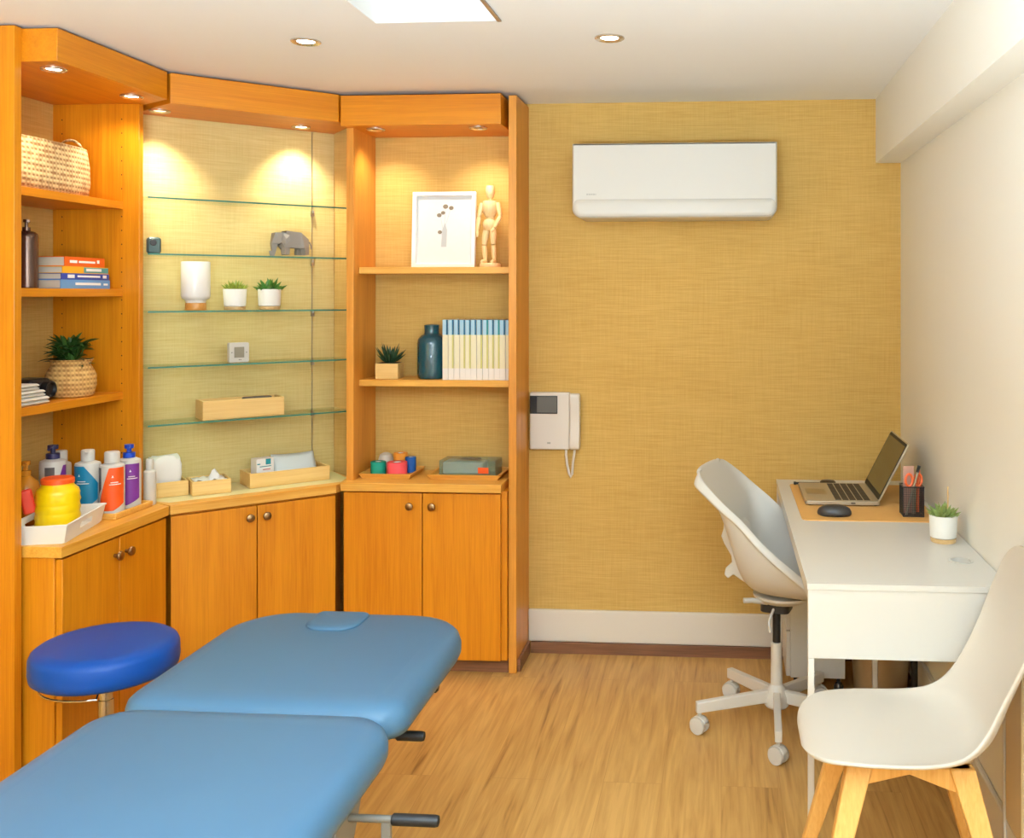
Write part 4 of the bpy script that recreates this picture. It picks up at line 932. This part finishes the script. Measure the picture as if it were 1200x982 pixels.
# ------------------------------------------------------------------ corner unit contents (local x, local y -> world)
def at(lx, ly, z): x, y = C2W(lx, ly); return (x, y, z)
SPK = thing('rounded_device', 'dark slate rounded device at the edge of the second glass shelf', 'gadget', at(-0.005, 0.215, GZ[1] + 0.0004), ANG)
bm = new(); cushion(bm, rrect(-0.024, 0.024, 0, 0.062, 0.012, 5), [(0.006, -0.012), (0.0, -0.006), (0.0, 0.006), (0.006, 0.012)]); obj('body', bm, 'gadget', SPK, rot=(R(90), 0, 0))
bm = new(); lathe(bm, [(0.012, 0), (0.010, 0.002), (0.001, 0.002)], 20); obj('round_button', bm, 'blackp', SPK, loc=(-0.004, -0.0121, 0.042), rot=(R(90), 0, 0))

EL = thing('elephant_figurine', 'grey faceted elephant figurine on the second glass shelf', 'figurine', at(0.496, 0.215, GZ[1] + 0.0003), ANG)
def skinned(name, verts, edges, radii, m, parent, sub=0, **k):
    me = bpy.data.meshes.new(name); me.from_pydata(verts, edges, []); me.materials.append(M[m])
    o = bpy.data.objects.new(name, me); COL.objects.link(o); o.parent = parent
    q = o.modifiers.new('skin', 'SKIN'); q.use_smooth_shade = bool(sub)
    for i, r in enumerate(radii):
        r = r if isinstance(r, tuple) else (r, r)
        me.skin_vertices[0].data[i].radius = r
    me.skin_vertices[0].data[0].use_root = True
    if sub:
        s = o.modifiers.new('s', 'SUBSURF'); s.levels = sub; s.render_levels = sub
    return o
EV = [(0.0, 0, 0.068), (0.04, 0, 0.066), (0.062, 0, 0.058), (-0.032, 0, 0.072), (-0.056, 0, 0.075), (-0.066, 0, 0.052), (-0.067, 0, 0.028), (-0.070, 0, 0.008), (-0.077, 0, 0.008), (-0.080, 0, 0.024),
      (-0.026, -0.017, 0.036), (-0.026, -0.018, 0.009), (-0.018, 0.017, 0.036), (-0.016, 0.018, 0.009), (0.05, -0.017, 0.034), (0.052, -0.018, 0.009), (0.036, 0.017, 0.034), (0.036, 0.018, 0.009)]
EE = [(0, 1), (1, 2), (0, 3), (3, 4), (4, 5), (5, 6), (6, 7), (7, 8), (8, 9), (3, 10), (10, 11), (3, 12), (12, 13), (1, 14), (14, 15), (1, 16), (16, 17)]
ER = [(0.030, 0.032), (0.031, 0.030), (0.014, 0.016), (0.027, 0.027), (0.023, 0.024), (0.011, 0.012), 0.008, 0.006, 0.005, 0.004] + [0.0125, 0.0105] * 4
bo = skinned('body', EV, EE, ER, 'ele', EL)
for s in (-1, 1):
    bm = new(); pts = [(-0.038, s * 0.022, 0.094), (-0.016, s * 0.040, 0.086), (-0.014, s * 0.042, 0.064), (-0.032, s * 0.036, 0.048), (-0.046, s * 0.025, 0.062)]
    c_ = bm.verts.new((-0.030, s * 0.040, 0.072)); vs = [bm.verts.new(p) for p in pts]
    for i in range(5): bm.faces.new((c_, vs[i], vs[(i + 1) % 5]))
    obj('ear', bm, 'ele', EL, smooth=False, solid=0.002)
bm = new(); tube(bm, [(0.074, 0, 0.064), (0.082, 0, 0.048), (0.082, 0, 0.034)], 0.003, 6, r1=0.002); obj('tail', bm, 'ele', EL)

LM = thing('white_vase', 'tall white ceramic cylinder on a wooden base, third glass shelf', 'vase', at(0.140, 0.215, GZ[2] + 0.0003))
bm = new(); lathe(bm, [(0.036, 0), (0.037, 0.002), (0.037, 0.026), (0.036, 0.028)], 36); obj('wooden_base', bm, 'lampwood', LM)
bm = new(); lathe(bm, [(0.034, 0.028), (0.037, 0.038), (0.048, 0.045), (0.0515, 0.054), (0.0515, 0.182), (0.050, 0.184), (0.047, 0.182), (0.046, 0.07), (0.001, 0.06)], 44); obj('body', bm, 'ceramic', LM)
potted('potted_succulent', 'yellow green spiky succulent in white pot, beside the tall white cylinder', at(0.282, 0.215, GZ[2] + 0.0003), 0.043, 0.068, lambda bm, z: succulent(bm, z, 0.034, 12, 0.040, 0.012, up=1.2), 'succ')
potted('potted_succulent', 'dark green leafy succulent in white pot on the third glass shelf', at(0.413, 0.215, GZ[2] + 0.0003), 0.044, 0.068, lambda bm, z: succulent(bm, z, 0.03, 8, 0.052, 0.020, up=0.2), 'leaf2')

CK = thing('digital_clock', 'small square white digital clock on the fourth glass shelf', 'clock', at(0.290, 0.20, GZ[3] + 0.0003), ANG + R(6))
bm = new(); prism_axis(bm, rrect(-0.038, 0.038, 0.0, 0.076, 0.006, 4), -0.010, 0.010, 'y'); obj('case', bm, 'white', CK, bev=0.001)
bm = new(); box(bm, -0.019, 0.019, -0.0108, -0.0098, 0.018, 0.059); obj('display', bm, 'lcd', CK, smooth=False)
bm = new()
for x, z in ((-0.028, 0.038), (0.028, 0.038), (0.0, 0.010), (0.006, 0.010)): box(bm, x - 0.0018, x + 0.0018, -0.0108, -0.0098, z - 0.0018, z + 0.0018)
obj('mark', bm, 'labelgrey', CK, smooth=False)

def openbox(bm, w, d, h, t=0.008):
    box(bm, -w/2, w/2, -d/2, d/2, 0, t * 0.7); box(bm, -w/2, w/2, -d/2, -d/2 + t, t * 0.7, h); box(bm, -w/2, w/2, d/2 - t, d/2, t * 0.7, h)
    box(bm, -w/2, -w/2 + t, -d/2 + t, d/2 - t, t * 0.7, h); box(bm, w/2 - t, w/2, -d/2 + t, d/2 - t, t * 0.7, h)
one('wooden_box', lambda bm: openbox(bm, 0.300, 0.105, 0.072), 'bamboo_x', 'long pale wooden box on the lowest glass shelf', 'box', at(0.298, 0.198, GZ[4] + 0.0003), ANG, 'pale wooden boxes', bev=0.0015)
one('dark_tool', lambda bm: (prism(bm, rrect(-0.055, 0.055, -0.018, 0.018, 0.012, 4), 0, 0.066), ), 'labelgrey', 'dark grey rounded item lying in the long wooden box on glass', 'tool', at(0.36, 0.198, GZ[4] + 0.008), ANG + R(3), bev=0.004)
BXS = 'pale wooden boxes'
BZ = 0.7357
b1 = one('wooden_box', lambda bm: openbox(bm, 0.14, 0.12, 0.055), 'bamboo_x', 'pale wooden box holding a bag of white tissue, at the left end', 'box', at(0.031, 0.213, BZ), ANG, BXS, bev=0.0015)
def bag(bm):
    rows = []
    for i, (zz, w, d) in enumerate(((0.008, 0.050, 0.036), (0.04, 0.053, 0.042), (0.08, 0.054, 0.042), (0.112, 0.056, 0.038), (0.132, 0.055, 0.032), (0.140, 0.050, 0.022))):
        row = []
        for k in range(28):
            a = 2 * PI * k / 28; rr = 1 + 0.05 * math.sin(5 * a + i * 1.7) + random.uniform(-.03, .03)
            row.append((w * rr * math.copysign(abs(math.cos(a)) ** .4, math.cos(a)), d * rr * math.copysign(abs(math.sin(a)) ** .4, math.sin(a)), zz + (0.005 * math.sin(4 * a + 1) + 0.004 * math.sin(7 * a) if i == 5 else 0.003 * math.sin(6 * a + i))))
        rows.append(row)
    vs = grid(bm, rows, closed=True); bm.faces.new(vs[0][::-1]); bm.faces.new(vs[-1])
one('tissue_bag', bag, 'tissue', 'crumpled bag of white cotton in the left wooden box', 'tissue', at(0.029, 0.213, BZ), ANG)
one('wooden_box', lambda bm: openbox(bm, 0.135, 0.13, 0.052), 'bamboo_x', 'small square wooden box of tissues, middle of the corner worktop', 'box', at(0.175, 0.172, BZ), ANG - R(4), BXS, bev=0.0015)
def tissue(bm):
    rows = []
    for i in range(11):
        row = []
        for j in range(11):
            x = -0.055 + 0.11 * i / 10; y = -0.05 + 0.10 * j / 10
            z = 0.047 + 0.006 * math.sin(i * 1.3) * math.cos(j * 1.1) + random.uniform(0, .004)
            if (i - 7) ** 2 + (j - 5) ** 2 < 3: z += 0.034 - 0.009 * ((i - 7) ** 2 + (j - 5) ** 2)
            row.append((x, y, z))
        rows.append(row)
    grid(bm, rows)
one('tissues', tissue, 'tissue', 'white tissues rising out of the small square wooden box', 'tissue', at(0.175, 0.172, BZ), ANG - R(4), solid=0.001)
one('wooden_box', lambda bm: openbox(bm, 0.31, 0.135, 0.056), 'bamboo_x', 'long wooden box with packets, at the right of the corner worktop', 'box', at(0.468, 0.195, BZ), ANG, BXS, bev=0.0015)
MB_ = thing('medicine_box', 'small white and teal cardboard packet in the long wooden box', 'packet', at(0.378, 0.190, BZ + 0.0062), ANG + R(8))
bm = new(); box(bm, -0.035, 0.035, -0.025, 0.025, 0, 0.098); obj('carton', bm, 'print', MB_, bev=0.001)
bm = new(); box(bm, 0.002, 0.022, -0.0256, -0.0245, 0.074, 0.096); box(bm, -0.032, -0.02, -0.0256, -0.0245, 0.076, 0.080); box(bm, -0.012, 0.033, -0.0256, -0.0245, 0.003, 0.014); box(bm, -0.022, 0.024, -0.0256, -0.0245, 0.066, 0.069); obj('teal_print', bm, 'tealbox', MB_, smooth=False)
bm = new(); box(bm, -0.010, 0.020, -0.0256, -0.0245, 0.054, 0.057); box(bm, -0.006, 0.024, -0.0256, -0.0245, 0.032, 0.037); obj('red_print', bm, 'redink', MB_, smooth=False)
def packet(bm):
    rows = []
    for i in range(13):
        row = []
        for j in range(9):
            u = i / 12; v = j / 8; x = -0.085 + 0.17 * u; bulge = math.sin(PI * u) ** .5 * math.sin(PI * v) ** .5 * 0.014
            row.append((x + random.uniform(-.001, .001), -0.026 + 0.055 * v - bulge + random.uniform(-.0015, .0015), 0.0 + 0.098 * v - 0.004 * math.sin(u * 3.1)))
        rows.append(row)
    grid(bm, rows)
one('plastic_packet', packet, 'pack', 'clear crinkled plastic packet leaning in the long wooden box', 'packet', at(0.505, 0.193, BZ + 0.0105), ANG, solid=0.004)

# ------------------------------------------------------------------ right unit contents
Z1, Z2, Z3 = 1.589, 1.138, 0.745
PF = thing('picture_frame', 'white framed botanical print leaning in the lit right bay', 'picture', (-1.136, 3.955, Z1 + 0.0014))
PF.rotation_euler = (R(-4), 0, 0)
fw, fh = 0.132, 0.312
bm = new()
box(bm, -fw, fw, -0.012, 0.010, 0, 0.016); box(bm, -fw, fw, -0.012, 0.010, fh - 0.016, fh); box(bm, -fw, -fw + 0.016, -0.012, 0.010, 0.016, fh - 0.016); box(bm, fw - 0.016, fw, -0.012, 0.010, 0.016, fh - 0.016)
obj('frame', bm, 'frame', PF, bev=0.001)
bm = new(); box(bm, -fw + 0.016, fw - 0.016, 0.0, 0.008, 0.016, fh - 0.016); obj('print_sheet', bm, 'picture', PF, smooth=False)
bm = new()
def disc(cx, cz, r, mi, y, sy=1.0): bm.faces.new([bm.verts.new((cx + r * math.cos(R(a)), y, cz + r * sy * math.sin(R(a)))) for a in range(0, 360, 24)]).material_index = mi
bm.faces.new([bm.verts.new(p) for p in ((-0.012, -0.0004, 0.085), (0.010, -0.0004, 0.085), (0.012, -0.0004, 0.155), (0.002, -0.0004, 0.185), (-0.008, -0.0004, 0.155))]).material_index = 1
for a, b_ in (((-0.006, 0.16), (-0.018, 0.22)), ((0.0, 0.165), (0.004, 0.25)), ((0.003, 0.165), (0.026, 0.245)), ((-0.003, 0.15), (-0.014, 0.145))):
    d_ = 0.0008
    bm.faces.new([bm.verts.new((a[0] - d_, -0.0005, a[1])), bm.verts.new((a[0] + d_, -0.0005, a[1])), bm.verts.new((b_[0] + d_, -0.0005, b_[1])), bm.verts.new((b_[0] - d_, -0.0005, b_[1]))]).material_index = 1
for i, (cx, cz, r) in enumerate(((0.004, 0.252, 0.011), (-0.022, 0.216, 0.010), (-0.006, 0.226, 0.009), (0.028, 0.246, 0.010), (-0.018, 0.146, 0.009))): disc(cx, cz, r, 0, -0.0006 - i * 0.00005, 0.85)
obj('flower_drawing', bm, ['stem', 'vase_print'], PF, smooth=False)

MN = thing('artist_mannequin', 'pale jointed wooden artist figure beside the framed print', 'figurine', (-0.935, 3.925, Z1), R(-10))
def seg(nm, p0, p1, r0, r1, mid=None):
    v = Vector(p1) - Vector(p0); L = v.length
    bm = new(); n = 8; pr = []
    for k in range(n + 1):
        t = k / n; r = r0 + (r1 - r0) * t; r *= 0.55 + 0.45 * math.sin(PI * (0.12 + 0.76 * t)) ** .7 if mid is None else mid(t)
        pr.append((max(r, 0.001), L * t))
    lathe(bm, pr, 16); o = obj(nm, bm, 'manikin', MN, loc=p0); o.rotation_euler = v.to_track_quat('Z', 'Y').to_euler(); return o
bm = new(); lathe(bm, [(0.042, 0), (0.043, 0.002), (0.043, 0.014), (0.040, 0.017)], 36); obj('base', bm, 'manikin', MN)
bm = new(); tube(bm, [(0.012, 0.018, 0.017), (0.012, 0.018, 0.150), (0.0, 0.010, 0.160)], 0.0022, 8); obj('support_rod', bm, 'steel', MN)
seg('head', (0.002, -0.002, 0.282), (0.002, -0.004, 0.332), 0.016, 0.018, lambda t: 0.45 + 0.62 * math.sin(PI * (0.1 + 0.78 * t)) ** .6)
seg('neck', (0.001, 0, 0.268), (0.002, -0.001, 0.284), 0.009, 0.009)
seg('chest', (0.0, 0, 0.206), (0.0, 0, 0.270), 0.026, 0.036); seg('waist', (0, 0, 0.190), (0, 0, 0.208), 0.018, 0.018); seg('pelvis', (0, 0, 0.150), (0, 0, 0.194), 0.028, 0.030)
seg('upper_arm', (-0.034, 0, 0.262), (-0.046, -0.004, 0.208), 0.0115, 0.010); seg('forearm', (-0.046, -0.004, 0.206), (-0.050, -0.012, 0.152), 0.010, 0.008); seg('hand', (-0.050, -0.012, 0.150), (-0.049, -0.016, 0.124), 0.008, 0.006)
seg('upper_arm', (0.034, 0, 0.262), (0.046, -0.004, 0.208), 0.0115, 0.010); seg('forearm', (0.046, -0.004, 0.206), (0.030, -0.026, 0.160), 0.010, 0.008); seg('hand', (0.030, -0.026, 0.158), (0.018, -0.032, 0.142), 0.008, 0.006)
seg('thigh', (-0.014, -0.002, 0.158), (-0.022, -0.008, 0.092), 0.015, 0.012); seg('shin', (-0.022, -0.008, 0.090), (-0.020, 0.0, 0.030), 0.012, 0.009); seg('foot', (-0.020, 0.006, 0.0245), (-0.022, -0.032, 0.0235), 0.0095, 0.0085)
seg('thigh', (0.014, -0.002, 0.158), (0.020, -0.012, 0.092), 0.015, 0.012); seg('shin', (0.020, -0.012, 0.090), (0.018, 0.002, 0.030), 0.012, 0.009); seg('foot', (0.018, 0.008, 0.0245), (0.021, -0.030, 0.0235), 0.0095, 0.0085)

AL = thing('potted_aloe', 'small spiky aloe in a square wooden pot, left of the teal bottle', 'plant', (-1.352, 3.925, Z2 + 0.0003), R(4))
bm = new(); box(bm, -0.046, 0.046, -0.046, 0.046, 0, 0.062); obj('pot', bm, 'bamboo_x', AL, bev=0.0015)
bm = new(); box(bm, -0.041, 0.041, -0.041, 0.041, 0.0621, 0.0626); obj('soil', bm, 'soil', AL, smooth=False)
bm = new()
for i in range(22):
    a = i * 2.4 + random.uniform(-.2, .2); el = R(28 + (i % 5) * 12); rr = 0.012
    leafblade(bm, (rr * math.cos(a), rr * math.sin(a), 0.062), (math.cos(a) * math.cos(el), math.sin(a) * math.cos(el), math.sin(el)), random.uniform(0.06, 0.082), 0.013, -0.12, 0.004, 5)
obj('foliage', bm, 'aloe', AL)
one('ceramic_bottle', lambda bm: lathe(bm, [(0.052, 0), (0.056, 0.003), (0.0585, 0.02), (0.0585, 0.142), (0.055, 0.160), (0.044, 0.174), (0.033, 0.180), (0.030, 0.186), (0.030, 0.214), (0.0315, 0.217), (0.028, 0.218), (0.025, 0.20), (0.001, 0.19)], 48), 'teal', 'teal glazed ceramic bottle between the aloe and the journals', 'vase', (-1.176, 3.925, Z2 + 0.0003), angle=60)

ordi = ['first', 'second', 'third', 'fourth', 'fifth', 'sixth', 'seventh', 'eighth', 'ninth', 'tenth', 'eleventh', 'twelfth']
xj = -1.113; N = 12; wj = (-0.8335 - xj) / N
def journal(dark, olive):
    t = thing('journal', '', 'magazine', (0, 3.86, Z2 + 0.0003), 0, 'row of journals on the shelf')
    w_ = wj - 0.0012; h = 0.240
    bm = new(); y1 = 0.16
    zs = [(0.0, 0.046, 4, 4), (0.046, 0.180, 2, 3), (0.180, h, 0, 1)]
    for z0, z1, ml, mr in zs:
        xa = (-w_ / 2, w_ / 2 - w_ * 0.33, w_ / 2)
        for (a, b, m_) in ((xa[0], xa[1], ml), (xa[1], xa[2], mr)):
            vs = [bm.verts.new(p) for p in ((a, 0, z0), (b, 0, z0), (b, 0, z1), (a, 0, z1))]; bm.faces.new(vs).material_index = m_
    for s in (-1, 1): box(bm, s * w_ / 2 - (0.0008 if s > 0 else 0), s * w_ / 2 + (0.0008 if s < 0 else 0), 0.0002, y1, 0, h, 4)
    box(bm, -w_ / 2, w_ / 2, 0.0002, 0.001, 0, h, 4)
    obj('cover', bm, ['jblue', dark, 'jcream', olive, 'jwhite'], t, smooth=False)
    bm = new(); box(bm, -w_ / 2 + 0.001, w_ / 2 - 0.001, 0.0012, y1 - 0.002, 0.002, h - 0.003); obj('pages', bm, 'paper', t, smooth=False)
    return t
protos = [journal('jdark', 'jolive'), journal('jteal', 'jolive'), journal('jdark', 'jcream')]
used = [False] * 3
pattern = [2, 0, 2, 0, 0, 2, 0, 1, 0, 1, 2, 0]
for i in range(N):
    loc = (xj + wj * (i + 0.5), 3.86 + random.uniform(-0.004, 0.002), Z2 + 0.0003)
    lab = '%s journal from the teal bottle in the row of pale spines' % ordi[i] if i < N - 1 else 'last journal of the pale row, against the oak end panel'
    k = pattern[i]
    if not used[k]:
        t = protos[k]; used[k] = True; t.location = loc; t['label'] = lab
    else: dup(protos[k], loc, None, lab)

def flare_tray(bm, w, d, h=0.020):
    box(bm, -w/2 + 0.012, w/2 - 0.012, -d/2 + 0.012, d/2 - 0.012, 0, 0.006)
    def side(pa, pb):
        vs = [bm.verts.new(p) for p in pa + pb]
        for f in ((0,1,5,4),(2,6,7,3),(4,5,7,6),(0,2,3,1),(0,4,6,2),(1,3,7,5)): bm.faces.new([vs[i] for i in f])
    for s in (-1, 1):
        side([(s*(w/2-0.014), -d/2+0.012, 0.0), (s*(w/2-0.014), d/2-0.012, 0.0), (s*(w/2-0.022), -d/2+0.012, 0.0), (s*(w/2-0.022), d/2-0.012, 0.0)], [(s*w/2, -d/2, h), (s*w/2, d/2, h), (s*(w/2-0.008), -d/2, h), (s*(w/2-0.008), d/2, h)])
        side([(-w/2+0.012, s*(d/2-0.014), 0.0), (w/2-0.012, s*(d/2-0.014), 0.0), (-w/2+0.012, s*(d/2-0.022), 0.0), (w/2-0.012, s*(d/2-0.022), 0.0)], [(-w/2, s*d/2, h), (w/2, s*d/2, h), (-w/2, s*(d/2-0.008), h), (w/2, s*(d/2-0.008), h)])
TZ3 = Z3 + 0.0004
one('wooden_tray', lambda bm: flare_tray(bm, 0.215, 0.20), 'tray', 'light oak tray holding rolls of coloured tape', 'tray', (-1.335, 3.915, TZ3), 0, 'light oak trays on the right worktop')
one('wooden_tray', lambda bm: flare_tray(bm, 0.295, 0.20), 'tray', 'light oak tray holding the clear green glove box', 'tray', (-1.016, 3.915, TZ3), 0, 'light oak trays on the right worktop')
def roll(label, x, y, r, h, m):
    t = thing('tape_roll', label, 'tape', (x, y, TZ3 + 0.0065), 0, 'coloured tape rolls in the oak tray')
    bm = new(); lathe(bm, [(r * 0.42, 0.0), (r - 0.001, 0.0), (r, 0.001), (r, h - 0.001), (r - 0.001, h), (r * 0.42, h)], 36, cap=False); obj('tape', bm, m, t)
    bm = new(); lathe(bm, [(r * 0.42, 0.001), (r * 0.42, h - 0.001), (r * 0.36, h - 0.001), (r * 0.36, 0.001), (r * 0.42, 0.001)], 28, cap=False); obj('core', bm, 'print', t); return t
roll('green tape roll, front left of the oak tray', -1.385, 3.885, 0.030, 0.052, 'green_t')
roll('coral pink tape roll in front of the oak tray', -1.305, 3.880, 0.040, 0.052, 'pink_t')
roll('orange tape roll behind the coral pink one', -1.318, 3.962, 0.028, 0.076, 'orange_t')
roll('blue tape roll at the right of the tape tray', -1.2705, 3.945, 0.022, 0.062, 'blue_t')
one('frosted_cup', lambda bm: lathe(bm, [(0.026, 0), (0.030, 0.004), (0.030, 0.05), (0.024, 0.068), (0.010, 0.076), (0.001, 0.077)], 28), 'frost', 'frosted clear cup behind the green tape roll', 'cup', (-1.380, 3.962, TZ3 + 0.0065))
GB = thing('glove_box', 'clear green glove box with a small orange label', 'box', (-1.012, 3.918, TZ3 + 0.0065), R(-2))
bm = new(); box(bm, -0.115, 0.115, -0.055, 0.055, 0, 0.062); obj('carton', bm, 'greenclear', GB, bev=0.002)
bm = new(); prism(bm, rrect(-0.105, 0.06, -0.045, 0.045, 0.01, 4), 0.006, 0.054); obj('gloves', bm, 'pack', GB, bev=0.006)
bm = new(); box(bm, 0.045, 0.088, -0.0558, -0.0548, 0.012, 0.036); obj('orange_label', bm, 'orangered', GB, smooth=False)
bm = new(); prism(bm, [(0.045 * math.cos(R(a)), 0.022 * math.sin(R(a))) for a in range(0, 360, 20)], 0.0621, 0.0626); obj('opening', bm, 'labelgrey', GB, smooth=False)

# ------------------------------------------------------------------ camera and view
F, CX, CY = 1150.0, 761.5, 345.0
cd = bpy.data.cameras.new('camera'); cam = bpy.data.objects.new('camera', cd); COL.objects.link(cam); SC.camera = cam
cd.sensor_fit = 'HORIZONTAL'; cd.sensor_width = 36.0; cd.lens = F / 1200.0 * 36.0
cd.shift_x = -(CX - 600.0) / 1200.0; cd.shift_y = (CY - 491.0) / 1200.0
cam.location = (0, 0, 1.48); cam.rotation_euler = (R(90), 0, math.atan(83.5 / 1150))
cd.clip_start = 0.05; cd.clip_end = 50
vs = SC.view_settings
SC.display_settings.display_device = 'sRGB'
vs.view_transform = 'Standard'; vs.look = 'None'; vs.gamma = 1.0; vs.use_curve_mapping = False; vs.exposure = 0.0
SC.cycles.max_bounces = 10; SC.cycles.diffuse_bounces = 4; SC.cycles.transparent_max_bounces = 16; SC.cycles.use_denoising = True
SC.cycles.sample_clamp_indirect = 4.0; SC.cycles.caustics_reflective = False; SC.cycles.caustics_refractive = False
